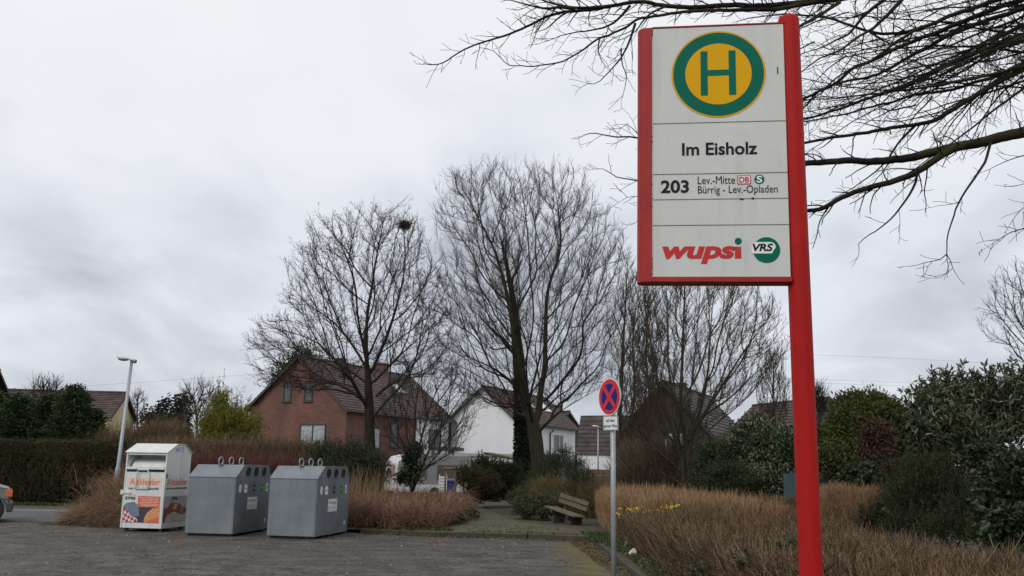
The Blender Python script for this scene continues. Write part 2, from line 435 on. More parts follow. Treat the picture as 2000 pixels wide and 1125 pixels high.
def paver_mat():
    mt = bpy.data.materials.new('path_slabs'); N, L = nodes(mt); b = N['Principled BSDF']; b.inputs['Roughness'].default_value = .9
    p = geo_pos(N); v = mapping(N, L, p, (1, 1, 1), (0, 0, R(-3)))
    br = N.new('ShaderNodeTexBrick'); L.new(v, br.inputs['Vector']); br.inputs['Scale'].default_value = 1
    br.inputs['Brick Width'].default_value = .5; br.inputs['Row Height'].default_value = .5; br.inputs['Mortar Size'].default_value = .022; br.inputs['Mortar Smooth'].default_value = .3
    br.inputs['Color1'].default_value = (.058, .053, .031, 1); br.inputs['Color2'].default_value = (.088, .080, .048, 1); br.inputs['Mortar'].default_value = (.02, .022, .008, 1)
    r = ramp(N, [(.35, (.6, .6, .55)), (.7, (1.25, 1.2, 1.1))]); L.new(noise(N, L, 2.4, 7, .7, p), r.inputs[0])
    col = mixc(N, L, 1.0, br.outputs[0], r.outputs[0], 'MULTIPLY')
    rm = ramp(N, [(.42, (0, 0, 0)), (.62, (.85, .85, .85))]); L.new(noise(N, L, 1.6, 6, .7, mapping(N, L, p, loc=(4, 2, 0)), .6), rm.inputs[0])
    col = mixc(N, L, rm.outputs[0], col, (.068, .066, .026))
    L.new(col, b.inputs['Base Color'])
    bn = N.new('ShaderNodeBump'); bn.inputs['Distance'].default_value = .02; bn.invert = True; L.new(br.outputs['Fac'], bn.inputs['Height']); L.new(bn.outputs[0], b.inputs['Normal'])
    return mt
M_path = paver_mat()
sheet('path', [(-2.2, 21.98), (.45, 21.72), (1.72, 21.3), (2.1, 22.6), (1.2, 24.6), (.35, 26.2), (-.1, 29), (-.55, 33), (-1.3, 37), (-1.9, 37), (-1.35, 32), (-1.05, 28), (-1.1, 25.6), (-1.7, 24.2)], .10, M_path)
# planted beds lie at kerb height
sheet('bed_soil', [(-7.4, 23.2), (-3.45, 22.42), (-2.2, 22.05), (-1.7, 24.2), (-1.1, 25.6), (-1.05, 28), (-1.35, 32), (-2.1, 37.5), (-9, 38), (-9, 27)], .085, M_soil)
sheet('hedge_bed', [(1.97, 21.1), (2.03, 14.9), (2.05, 6), (14, 4), (14, 40), (-1.2, 38), (-.5, 33), (-.05, 29), (.4, 26.2), (1.25, 24.6), (2.15, 22.6)], .085, M_soil)

# ------------------------------------------------------------------ bus stop sign
M_red = mat('red_enamel', (.31, .008, .007), .5, 0, .12, 3, .05, 60, c2=(.385, .010, .008), spec=.14)
M_redd = mat('red_frame', (.30, .022, .020), .5, 0, .2, 4, spec=.2)
M_white = mat('sign_white', (.535, .55, .53), .5, 0, .05, 2.5, spec=.2)
M_black = mat('letter_black', (.008, .008, .01), .5, spec=.15)
M_gold = mat('sign_gold', (.62, .33, .002), .5, 0, .03, spec=.12)
M_green = mat('sign_green', (.0005, .115, .075), .5, 0, .04, spec=.1)
M_lred = mat('letter_red', (.48, .035, .035), .5, 0, .03, spec=.12)
M_seam = mat('seam_grey', (.13, .13, .12), .8)
M_logow = mat('logo_white', (.68, .70, .68), .4, 0, .03)
grimy(M_white, (.30, .31, .27), .35); grimy(M_redd, (.20, .05, .045), .5); grimy(M_red, (.22, .03, .025), .5, (30, 30, .5))
bx = thing('bus_stop_sign', 'tall red bus stop sign with a white panel on a round red pole', 'bus stop sign', (1.3914, 4.45, 0))
yaw, lean = -.1456, .0122
pm = Matrix.Rotation(yaw, 4, 'Z') @ Matrix.Rotation(lean, 4, 'Y')
def sub(obj, parent, mtx): obj.parent = parent; obj.matrix_local = mtx; return obj
PZ = 2.53
panel_M = Matrix.Translation((0, 0, PZ)) @ pm
fx, fy = (1, 0, 0), (0, 0, 1)
mb = MB(); mb.box((-.682, .0, .027), (-.001, .095, 1.392)); P_ = mb.build('panel', [M_white], None, False, .002); sub(P_, bx, panel_M)
lg = MB(); mats = [M_white, M_gold, M_green, M_black, M_lred, M_seam, M_logow]
o1, o2, o3, o4 = (0, -.002, 0), (0, -.003, 0), (0, -.004, 0), (0, -.005, 0)
disc(lg, (-.34, 1.1205), .2435, o1, fx, fy, 1, 72); disc(lg, (-.34, 1.1205), .2345, o2, fx, fy, 2, 72)
disc(lg, (-.34, 1.1205), .1715, o3, fx, fy, 1, 72)
for x0 in (-.4315, -.286): rect(lg, x0, 1.0, x0 + .0365, 1.25, o4, fx, fy, 2)
rect(lg, -.395, 1.110, -.286, 1.143, o4, fx, fy, 2)
for z in (.8515, .5725, .4355, .2975): rect(lg, -.681, z - .0018, -.002, z + .0018, o1, fx, fy, 5)
put_text(lg, 'Im Eisholz', (-.531, .672, -.149, .741), o1, fx, fy, 3, .022)
put_text(lg, '203', (-.640, .470, -.497, .540), o1, fx, fy, 3, .028)
put_text(lg, 'Lev.-Mitte', (-.452, .5155, -.264, .558), o1, fx, fy, 3, .0)
put_text(lg, 'Bürrig - Lev.-Opladen', (-.452, .4535, -.053, .5065), o1, fx, fy, 3, .0)
def rrect(x0, z0, x1, z1, r):
    out = []
    for cx, cz, a0 in ((x1 - r, z1 - r, 0), (x0 + r, z1 - r, 90), (x0 + r, z0 + r, 180), (x1 - r, z0 + r, 270)):
        for k in range(5): a = R(a0 + k * 22.5); out.append((cx + r * math.cos(a), cz + r * math.sin(a)))
    return out
pl(lg, rrect(-.252, .5115, -.184, .5595, .006), o1, fx, fy, 4); pl(lg, rrect(-.2475, .516, -.1885, .555, .003), o2, fx, fy, 6)
put_text(lg, 'DB', (-.243, .5205, -.193, .5505), o3, fx, fy, 4, .03)
disc(lg, (-.142, .5375), .025, o1, fx, fy, 2); put_text(lg, 'S', (-.156, .519, -.128, .556), o2, fx, fy, 6, .03)
put_text(lg, 'wups', (-.634, .094, -.268, .187), o1, fx, fy, 4, .042, .22)
pl(lg, [(-.272, .122), (-.240, .122), (-.240, .183), (-.275, .183), (-.275, .168), (-.270, .168)], o1, fx, fy, 4)
disc(lg, (-.2535, .212), .0175, o1, fx, fy, 2)
disc(lg, (-.115, .165), .0665, o1, fx, fy, 2); pl(lg, rrect(-.190, .147, -.070, .206, .026)[:10] + [(-.19, .147), (-.09, .147)], o2, fx, fy, 6)
put_text(lg, 'VRS', (-.184, .158, -.083, .198), o3, fx, fy, 3, .035, .2)
rect(lg, -.0395, 1.109, -.033, 1.149, o1, fx, fy, 2)
disc(lg, (-.232, .433), .012, o2, fx, fy, 3, 9, rz=.004); disc(lg, (-.177, .436), .008, o2, fx, fy, 3, 9, rz=.005)
le = lg.build('panel_lettering', mats, P_)
# rounded side rail, bottom and top frame
prof = [(-.762, .047)] + [(-.722 + .04 * math.cos(a), .047 + .052 * math.sin(a)) for a in np.linspace(PI * 1.08, PI * 1.5, 7)] + [(-.684, -.008), (-.684, .102)] + [(-.722 + .04 * math.cos(a), .047 + .055 * math.sin(a)) for a in np.linspace(PI * .5, PI * .92, 7)]
mb = MB(); mb.prism(prof, (0, 0, 0), (1, 0, 0), (0, 1, 0), (0, 0, 1.397)); sub(mb.build('side_rail', M_redd, None, False, .002), bx, panel_M)
mb = MB(); mb.box((-.684, -.010, 0), (.004, .104, .026)); sub(mb.build('bottom_frame', M_redd, None, False, .002), bx, panel_M)
mb = MB(); mb.box((-.684, -.004, 1.3935), (.004, .098, 1.402)); sub(mb.build('top_frame', M_redd, None, False, .002), bx, panel_M)
# fluted round pole
def pole_ring(r, n=72):
    out = []
    for i in range(n):
        a = 2 * PI * i / n; g = min(abs((math.degrees(a) - c + 180) % 360 - 180) for c in (215, 240, 262, 284, 306, 330, 95, 50))
        rr = r - (.0012 if g < 3 else 0); out.append((rr * math.cos(a), rr * math.sin(a)))
    return out
mb = MB(); ring = pole_ring(.0545)
b0 = np.array(pm @ Vector((.059, .047, 0))) + np.array((0, 0, 0)); 
def polepos(z):
    p = panel_M @ Vector(((.068 - .034 * (z / 3.98)), .047, z - PZ)); return np.array(p)
vs = []; zs = [0, 1.0, 2.0, 3.0, 3.965, 3.975, 3.98]; sc = [1, 1, 1, 1, 1, .94, .8]
for z, k in zip(zs, sc): c = polepos(z); vs += [(c[0] + x * k, c[1] + y * k, c[2]) for x, y in ring]
n = len(ring); fs = [(i * n + j, i * n + (j + 1) % n, (i + 1) * n + (j + 1) % n, (i + 1) * n + j) for i in range(len(zs) - 1) for j in range(n)] + [tuple(range((len(zs) - 1) * n, len(zs) * n))]
mb.add(vs, fs); mb.build('pole', M_red, bx)

# ------------------------------------------------------------------ no stopping sign
M_galv = mat('galvanised', (.30, .32, .34), .5, .35, .18, 18, .05, 60)
M_alu = mat('sign_back', (.45, .46, .46), .45, .6, .1)
M_sred = mat('traffic_red', (.52, .028, .04), .5, 0, .05, spec=.15); M_sblue = mat('traffic_blue', (.006, .018, .17), .5, 0, .05, spec=.12)
M_rim = mat('sign_rim', (.72, .62, .58), .4, 0, .05); M_plate = mat('plate_white', (.66, .68, .68), .4, 0, .05)
YS = 10.6
p0 = at(1200.5, 1125, YS); p1 = at(1197, 840, YS)
ns = thing('no_stopping_sign', 'round red and blue no stopping sign above a small white plate, on grey post', 'traffic sign', (p1[0], YS, 0))
top = zat(745, YS, 1197)
mb = MB(); mb.tube([(.004, 0, 0), (0, 0, top - .02)], .030, 16); mb.build('post', M_galv, ns, True)
cz = at(1196, 775.5, YS)[2]; rs = .213; cx = at(1196.3, 775, YS)[0] - p1[0]
t = R(-60)                                          # turned well to the left of the viewer
dM = Matrix.Translation((cx, -.005, cz)) @ Matrix.Rotation(t, 4, 'Z')
mb = MB()
k = 64; circ = [(rs * math.cos(2 * PI * i / k), rs * math.sin(2 * PI * i / k)) for i in range(k)]
mb.prism(circ, (0, -.045, 0), fx, fy, (0, .012, 0), 3)
disc(mb, (0, 0), rs, (0, -.046, 0), fx, fy, 2, 64); disc(mb, (0, 0), rs * .955, (0, -.047, 0), fx, fy, 0, 64)
disc(mb, (0, 0), rs * .715, (0, -.048, 0), fx, fy, 1, 64)
for a in (48, 132):
    d = (math.cos(R(a)), math.sin(R(a))); q = (-d[1] * .026, d[0] * .026); Lh = rs * .74
    pl(mb, [(-d[0] * Lh + q[0], -d[1] * Lh + q[1]), (-d[0] * Lh - q[0], -d[1] * Lh - q[1]), (d[0] * Lh - q[0], d[1] * Lh - q[1]), (d[0] * Lh + q[0], d[1] * Lh + q[1])], (0, -.049 - a * 1e-5, 0), fx, fy, 0)
sub(mb.build('sign_disc', [M_sred, M_sblue, M_rim, M_alu]), ns, dM)
pz0, pz1 = at(1197, 841, YS)[2], at(1197, 812.5, YS)[2]
mb = MB(); mb.box((-.102, -.046, 0), (.102, -.040, pz1 - pz0), 1); hw = .102; hh = pz1 - pz0
rect(mb, -hw + .004, .004, hw - .004, hh - .004, (0, -.0475, 0), fx, fy, 2); rect(mb, -hw + .009, .009, hw - .009, hh - .009, (0, -.0485, 0), fx, fy, 0)
put_text(mb, 'auf dem', (-.058, hh * .57, .058, hh * .80), (0, -.0495, 0), fx, fy, 2, .02)
put_text(mb, 'ganzen Platz', (-.090, hh * .13, .090, hh * .42), (0, -.0495, 0), fx, fy, 2, .02)
sub(mb.build('text_plate', [M_plate, M_alu, M_black]), ns, Matrix.Translation((cx, -.005, pz0)) @ Matrix.Rotation(R(-38), 4, 'Z'))
for z in (cz + .08, cz - .08, pz0 + hh * .5): mb = MB(); mb.tube([(0, 0, z - .015), (0, 0, z + .015)], .036, 14); mb.build('clamp', M_alu, ns)

# ------------------------------------------------------------------ textile bank (white clothing container)
M_cw = mat('container_white', (.50, .53, .52), .5, 0, .12, 2.2, .05, 20, c2=(.62, .64, .63))
M_cin = mat('container_inside', (.62, .63, .62), .55, 0, .12, 3)
M_dark = mat('dark_metal', (.02, .02, .02), .7)
M_orange = mat('print_orange', (.55, .115, .05), .5, 0, .1, 6); M_peach = mat('print_peach', (.68, .50, .40), .5, 0, .08)
M_jeans = mat('print_jeans', (.13, .16, .24), .6, 0, .4, 18); M_navy = mat('print_navy', (.03, .03, .045), .6, 0, .3)
M_blue = mat('paint_blue', (.12, .14, .42), .6); M_teal = mat('paint_teal', (.08, .24, .20), .6); M_maroon = mat('print_maroon', (.22, .06, .05), .6, 0, .5, 14)
M_cream = mat('print_cream', (.42, .38, .30), .6, 0, .3, 10); M_grad = mat('print_grey', (.30, .31, .31), .6, 0, .25, 4)
def cloth_mat():
    mt = bpy.data.materials.new('print_orange_cloth'); N, L = nodes(mt); b = N['Principled BSDF']; b.inputs['Roughness'].default_value = .6
    wv = N.new('ShaderNodeTexWave'); wv.inputs['Scale'].default_value = 5; wv.inputs['Distortion'].default_value = 5; wv.inputs['Detail'].default_value = 3; L.new(mapping(N, L, obj_pos(N), (1, 1, 1.6), (0, R(35), 0)), wv.inputs['Vector'])
    r = ramp(N, [(.1, (.42, .10, .035)), (.5, (.60, .27, .09)), (.9, (.62, .36, .18))]); L.new(wv.outputs['Fac'], r.inputs[0]); L.new(r.outputs[0], b.inputs['Base Color']); return mt
def check_mat():
    mt = bpy.data.materials.new('print_check'); N, L = nodes(mt); b = N['Principled BSDF']; b.inputs['Roughness'].default_value = .6
    ck = N.new('ShaderNodeTexChecker'); ck.inputs['Scale'].default_value = 15; L.new(mapping(N, L, obj_pos(N), (1, 0, 1), (0, R(20), 0)), ck.inputs['Vector'])
    ck.inputs['Color1'].default_value = (.35, .03, .04, 1); ck.inputs['Color2'].default_value = (.6, .5, .5, 1); L.new(ck.outputs[0], b.inputs['Base Color']); return mt
M_ocl, M_chk = cloth_mat(), check_mat()
grimy(M_cw, (.26, .27, .23), .5); grimy(M_cin, (.22, .22, .20), .4)
cb = gp(233, 1037.5); ce = gp(314, 1040); ang = math.atan2(ce[1] - cb[1], ce[0] - cb[0])
ct = thing('clothing_container', 'white metal clothing donation container with orange Altkleider lettering', 'clothes bank', (cb[0], cb[1], 0), ang - R(1))
Wd, Dp = 1.04, 1.08
prof = [(0, .08), (0, 1.80), (.40, 1.985), (.74, 1.985), (Dp, 1.80), (Dp, .08)]
mb = MB()
mb.prism(prof, (.0, 0, 0), (0, 1, 0), (0, 0, 1), (.035, 0, 0)); mb.prism(prof, (Wd - .035, 0, 0), (0, 1, 0), (0, 0, 1), (.035, 0, 0))
mb.box((.035, Dp - .03, .08), (Wd - .035, Dp, 1.79)); mb.box((.035, .012, .08), (Wd - .035, .04, .20)); mb.box((.035, .05, .08), (Wd - .035, Dp - .03, .11))
mb.box((.035, .005, 1.735), (Wd - .035, .035, 1.80))
mb.build('body', M_cw, ct, False, .006)
mb = MB(); top_ = [(-.03, 1.79), (-.02, 1.815), (.40, 2.01), (.74, 2.01), (Dp + .02, 1.815), (Dp + .03, 1.79), (.74, 1.990), (.40, 1.990)]
mb.prism(top_, (-.02, 0, 0), (0, 1, 0), (0, 0, 1), (Wd + .04, 0, 0)); mb.build('roof', M_cw, ct, False, .004)
mb = MB(); mb.box((.037, .004, .205), (Wd - .037, .034, 1.345)); dr = mb.build('front_panel', M_cw, ct, False, .004)
mb = MB(); z0 = .21
mats = [M_orange, M_black, M_peach, M_jeans, M_chk, M_navy, M_ocl, M_logow, M_maroon, M_cream, M_blue, M_teal, M_grad]
a_, b_ = (1, 0, 0), (0, 0, 1); f1, f2, f3 = (0, .002, 0), (0, .0008, 0), (0, -.0004, 0)
rect(mb, .12, 1.03, .95, 1.215, f1, a_, b_, 2)
put_text(mb, 'Altkleider', (.145, 1.055, .925, 1.195), f2, a_, b_, 0, .012)
put_text(mb, 'sind wertvolle Rohstoffe!', (.13, .945, .90, 1.005), f2, a_, b_, 1, .02)
put_text(mb, 'avea', (.07, .715, .33, .785), f2, a_, b_, 1, .02)
for i in range(8): a0, a1 = R(20 + i * 17), R(37 + i * 17); pl(mb, [(.24 + .10 * math.cos(a0), .77 + .07 * math.sin(a0)), (.24 + .10 * math.cos(a1), .77 + .07 * math.sin(a1)), (.24 + .088 * math.cos(a1), .77 + .058 * math.sin(a1)), (.24 + .088 * math.cos(a0), .77 + .058 * math.sin(a0))], f2, a_, b_, 0)
pl(mb, [(.045, z0), (.045, .56), (.10, .63), (.30, .66), (.43, .58), (.95, .55), (.97, z0)], f1, a_, b_, 5)
pl(mb, [(.045, .50), (.10, .64), (.32, .67), (.44, .53), (.46, .36), (.30, .30)], f2, a_, b_, 3)
pl(mb, [(.045, z0), (.045, .52), (.16, .46), (.28, .33), (.42, .30), (.43, z0)], f3, a_, b_, 4)
pl(mb, [(.60, z0), (.585, .30), (.66, .44), (.78, .53), (.97, .56), (.97, z0)], f2, a_, b_, 6)
pl(mb, [(.66, z0), (.70, .27), (.84, .30), (.97, .35), (.97, z0)], f3, a_, b_, 0)
rect(mb, .395, .555, .955, .80, f3, a_, b_, 0)
for i in range(6): put_text(mb, ('Kleidung und Schuhe bitte sauber', 'und verpackt einwerfen, danke')[i % 2], (.43 + .03 * (i % 3), .755 - i * .036, .92 - .03 * (i % 2), .777 - i * .036), (0, -.0015, 0), a_, b_, 7, .02)
mb.build('front_print', mats, dr)
# right-hand side prints
so, sa = (Wd + .0015, 0, 0), (0, 1, 0); so2 = (Wd + .0028, 0, 0); so3 = (Wd + .0040, 0, 0)
mb = MB()
rect(mb, .04, .21, Dp - .04, .80, so, sa, b_, 12)
put_text(mb, 'Altkleider', (.07, 1.05, .99, 1.205), so2, sa, b_, 0, .012); put_text(mb, 'sind wertvolle Rohstoffe!', (.07, .955, .98, 1.01), so2, sa, b_, 1, .02)
put_text(mb, 'avea', (.36, .715, .60, .785), so2, sa, b_, 1, .02)
pl(mb, [(.04, .21), (.04, .52), (.20, .55), (.34, .66), (.52, .64), (.70, .62), (.86, .55), (Dp - .04, .5), (Dp - .04, .21)], so2, sa, b_, 8)
pl(mb, [(.10, .21), (.2, .38), (.5, .45), (.8, .36), (Dp - .04, .40), (Dp - .04, .21)], so3, sa, b_, 9)
pl(mb, [(.42, .5), (.5, .66), (.62, .64), (.58, .47)], so3, sa, b_, 6); pl(mb, [(.72, .4), (.8, .56), (.92, .52), (.9, .4)], so3, sa, b_, 3)
mb.build('side_print', mats, ct); mb = MB()
put_text(mb, '4073', (.34, 1.815, .72, 1.93), so2, sa, b_, 10, 0)
mb.build('number_mark', mats, ct); mb = MB()
pl(mb, [(max(.003, .05 + random.uniform(.025, .075) * math.cos(a)), 1.27 + random.uniform(.03, .11) * math.sin(a)) for a in np.linspace(0, 2 * PI, 17)[:-1]], so2, sa, b_, 11)
mb.build('paint_splash', mats, ct)
# opening: curved chute, tray lip, flap bar, pull handle, latch, feet
mb = MB(); arc = [(.40 - .34 * math.cos(a), 1.37 + .29 * math.sin(a)) for a in np.linspace(0, PI / 2, 9)]
arc2 = [(y + .02, z - .02) for y, z in arc][::-1]
mb.prism(arc + arc2, (.10, .02, 0), (0, 1, 0), (0, 0, 1), (Wd - .2, 0, 0)); 
mb.build('chute', M_cin, ct)
mb = MB(); mb.box((.036, .46, 1.36), (Wd - .036, .50, 1.79)); mb.build('back_plate', M_cin, ct)
for x in (.04, Wd - .06):
    mb = MB(); mb.prism([(.02, 1.42), (.06, 1.55), (.16, 1.70), (.28, 1.76), (.44, 1.76), (.44, 1.42)], (x, 0, 0), (0, 1, 0), (0, 0, 1), (.018, 0, 0)); mb.build('chute_cheek', M_cin, ct)
mb = MB(); mb.box((.037, -.012, 1.405), (Wd - .037, .05, 1.465)); mb.build('flap', M_cw, ct, False, .006)
mb = MB(); mb.box((.04, .03, 1.345), (Wd - .04, .06, 1.405)); mb.build('slot', M_dark, ct)
mb = MB()
pts = [(.33, .0, .95), (.33, -.035, .985), (.33, -.045, 1.33), (.37, -.05, 1.40), (.60, -.05, 1.40), (.64, -.045, 1.33), (.64, -.035, .985), (.64, 0, .95)]
mb.tube(pts, .014, 8); mb.tube([(.33, -.03, .97), (.64, -.03, .97)], .010, 6); mb.build('pull_handle', M_cw, ct, True)
mb = MB(); mb.box((-.05, -.02, .85), (.20, .003, .90)); mb.box((-.05, -.03, .83), (.02, .10, .93)); mb.build('latch', M_cw, ct, False, .004)
for x in (.12, Wd - .05):
    for y in (.10, Dp - .12): mb = MB(); mb.box((x - .04, y - .04, 0), (x + .03, y + .04, .079)); mb.build('foot', M_dark, ct)

# ------------------------------------------------------------------ glass banks
def grey_mat():
    mt = bpy.data.materials.new('zinc_grey_paint'); N, L = nodes(mt); b = N['Principled BSDF']; b.inputs['Roughness'].default_value = .45; b.inputs['Metallic'].default_value = .25
    p = obj_pos(N)
    r = ramp(N, [(.32, (.125, .15, .168)), (.55, (.165, .19, .208)), (.75, (.20, .222, .238))]); L.new(noise(N, L, 1.7, 6, .6, p), r.inputs[0])
    v = mapping(N, L, p, (9, 9, .7)); rr = ramp(N, [(.55, (0, 0, 0)), (.8, (.45, .45, .45))]); L.new(noise(N, L, 1.5, 5, .65, v), rr.inputs[0])
    col = mixc(N, L, rr.outputs[0], r.outputs[0], (.085, .10, .112))
    rs2 = ramp(N, [(.63, (0, 0, 0)), (.7, (.6, .6, .6))]); L.new(noise(N, L, 26, 3, .5, p), rs2.inputs[0])
    col = mixc(N, L, rs2.outputs[0], col, (.29, .31, .32)); L.new(col, b.inputs['Base Color'])
    rg = ramp(N, [(.3, (.38, .38, .38)), (.7, (.6, .6, .6))]); L.new(noise(N, L, 3, 5, .6, p), rg.inputs[0]); L.new(rg.outputs[0], b.inputs['Roughness'])
    return mt
M_grey = grey_mat(); M_hole = mat('hole_black', (.006, .006, .007), .6); M_rub = mat('rubber', (.015, .015, .017), .5)
M_lgreen = mat('sticker_green', (.01, .20, .02), .45); M_stw = mat('sticker_white', (.66, .68, .69), .45, 0, .06, 12); M_stb = mat('sticker_black', (.022, .018, .02), .45); M_pink = mat('sticker_pink', (.5, .2, .2), .5)
grimy(M_grey, (.10, .095, .085), .45, (11, 11, .6)); GW, GD = 1.10, 1.98
def sfr(f): zn, zf = 20.3, 22.1; return GD * f * zn / (zf - f * (zf - zn))
def glass_bank(label, loc, rot):
    t = thing('glass_container', label, 'glass recycling container', loc, rot, 'grey glass recycling containers')
    zf_, zt = 1.285, 1.535; fr, re = .40, .14
    prof = [(0, .06), (0, zf_), (fr, zt), (GD - re, zt), (GD, zf_), (GD, .06)]
    # shell without the right side, which carries the holes
    mb = MB(); mb.prism(prof, (0, 0, 0), (0, 1, 0), (0, 0, 1), (GW - .02, 0, 0)); mb.build('body', M_grey, t, False, .008)
    # right-hand face with three round holes
    hy = [sfr(x) for x in (.335, .565, .79)]; hz, hr = 1.405, .098
    mb = MB(); mb.prism([(0, .06), (0, zf_ - .004), (GD, zf_ - .004), (GD, .06)], (GW - .018, 0, 0), (0, 1, 0), (0, 0, 1), (.018, 0, 0)); mb.build('side_panel', M_grey, t, False, .003)
    mb = MB(); mb.prism([(.006, zf_), (fr, zt), (GD - re, zt), (GD - .004, zf_)], (GW - .018, 0, 0), (0, 1, 0), (0, 0, 1), (.016, 0, 0)); mb.build('port_panel', M_grey, t, False, .003)
    mb = MB(); mb.prism([(-.012, zf_ - .015), (-.012, zf_ + .004), (fr - .004, zt + .012), (GD - re + .004, zt + .012), (GD + .012, zf_ + .004), (GD + .012, zf_ - .015), (GD - re, zt + .003), (fr, zt + .003)], (-.008, 0, 0), (0, 1, 0), (0, 0, 1), (GW + .014, 0, 0)); mb.build('lid', M_grey, t, False, .003)
    for y in hy:
        mb = MB(); ring = [(hr * math.cos(a), hr * math.sin(a)) for a in np.arange(24) * 2 * PI / 24]
        v = [(GW - .001, y + p[0], hz + p[1]) for p in ring] + [(GW + .022, y + p[0] * .98, hz + p[1] * .98) for p in ring] + [(GW + .022, y + p[0] * .82, hz + p[1] * .82) for p in ring] + [(GW + .004, y + p[0] * .78, hz + p[1] * .78) for p in ring]
        mb.add(v, [(i * 24 + j, i * 24 + (j + 1) % 24, (i + 1) * 24 + (j + 1) % 24, (i + 1) * 24 + j) for i in range(3) for j in range(24)], 0)
        mb.poly([(GW + .003, y + p[0] * .8, hz + p[1] * .8) for p in ring], 1)
        mb.build('bottle_port', [M_rub, M_hole], t, False)
    for k in range(3):
        y = .36 + k * .55
        mb = MB(); c = [(GW / 2 + .022 * math.cos(a), y + .068 * math.cos(a), zt + .095 + .085 * math.sin(a)) for a in np.linspace(-PI / 2, 1.5 * PI, 20)]
        mb.tube(c, .013, 8, 0, False); mb.box((GW / 2 - .05, y - .03, zt + .012), (GW / 2 + .05, y + .03, zt + .026)); mb.build('lifting_ring', M_galv, t, True)
    # stickers
    so, so2, so3 = (GW + .0015, 0, 0), (GW + .003, 0, 0), (GW + .0045, 0, 0); sa, sb = (0, 1, 0), (0, 0, 1)
    def house(y, z0, z1, wd): return [(y - wd, z0), (y + wd, z0), (y + wd, z1 - .06), (y, z1), (y - wd, z1 - .06)]
    SM = [M_stw, M_stb, M_lgreen, M_pink, M_seam]; hold = [MB()]
    def flush():
        if hold[0].n: hold[0].build('sticker', SM, t)
        hold[0] = MB(); return hold[0]
    mb = flush(); y = sfr(.135); z = 1.03
    pl(mb, [(y + .075 * math.cos(a), z + .095 * math.sin(a)) for a in np.arange(8) * PI / 4 + PI / 8], so, sa, sb, 0)
    put_text(mb, 'Glas', (y - .045, z - .01, y + .045, z + .025), so2, sa, sb, 3, 0)
    mb = flush(); y = sfr(.295); pl(mb, house(y, .935, 1.14, .088), so, sa, sb, 0); put_text(mb, 'Weissglas', (y - .07, 1.01, y + .07, 1.04), so2, sa, sb, 4, .01)
    mb = flush(); y = sfr(.535); pl(mb, house(y, .945, 1.14, .078), so, sa, sb, 1); put_text(mb, 'Braunglas', (y - .065, 1.015, y + .065, 1.05), so2, sa, sb, 0, .01)
    mb = flush(); y = sfr(.755); pl(mb, house(y, .935, 1.145, .095), so, sa, sb, 2); put_text(mb, 'Grünglas', (y - .07, 1.02, y + .07, 1.05), so2, sa, sb, 0, .01)
    mb = flush(); y = sfr(.90); disc(mb, (y, 1.035), .068, so2, sa, sb, 0, rz=.10); disc(mb, (y, 1.035), .048, so3, sa, sb, 2, r0=.03); pl(mb, [(y - .03, 1.0), (y + .02, 1.0), (y + .03, 1.07)], so3, sa, sb, 1)
    mb = flush(); y0, y1 = sfr(.365), sfr(.645); rect(mb, y0, .555, y1, .83, so, sa, sb, 0); put_text(mb, 'reloga', (y0 + .03, .70, y1 - .06, .80), so2, sa, sb, 1, -.002)
    disc(mb, (y1 - .04, .80), .022, so2, sa, sb, 1, 20, .014)
    for i in range(4): put_text(mb, ('Bitte nur Glas einwerfen', 'keine Deckel')[i % 2], (y0 + .03, .575 + i * .028, y1 - .05 - .02 * (i % 2), .59 + i * .028), so2, sa, sb, 4, .01)
    mb = flush(); y = sfr(.90); disc(mb, (y, .27), .035, so, sa, sb, 0, 20, rz=.05)
    flush()
    for y in (.12, .95, GD - .14): mb = MB(); mb.box((.04, y - .05, 0), (GW - .04, y + .05, .059)); mb.build('skid', M_dark, t, False, .004)
    return t
for lab, pa, pb in (('grey glass recycling container between the white clothes bank and its twin', (360, 1046.5), (452, 1048.5)), ('grey glass recycling container standing nearest the reddish bramble bed and path', (520, 1051.5), (616.5, 1054))):
    a = gp(*pa); b = gp(*pb); glass_bank(lab, (a[0], a[1], 0), math.atan2(b[1] - a[1], b[0] - a[0]) - R(4.5))

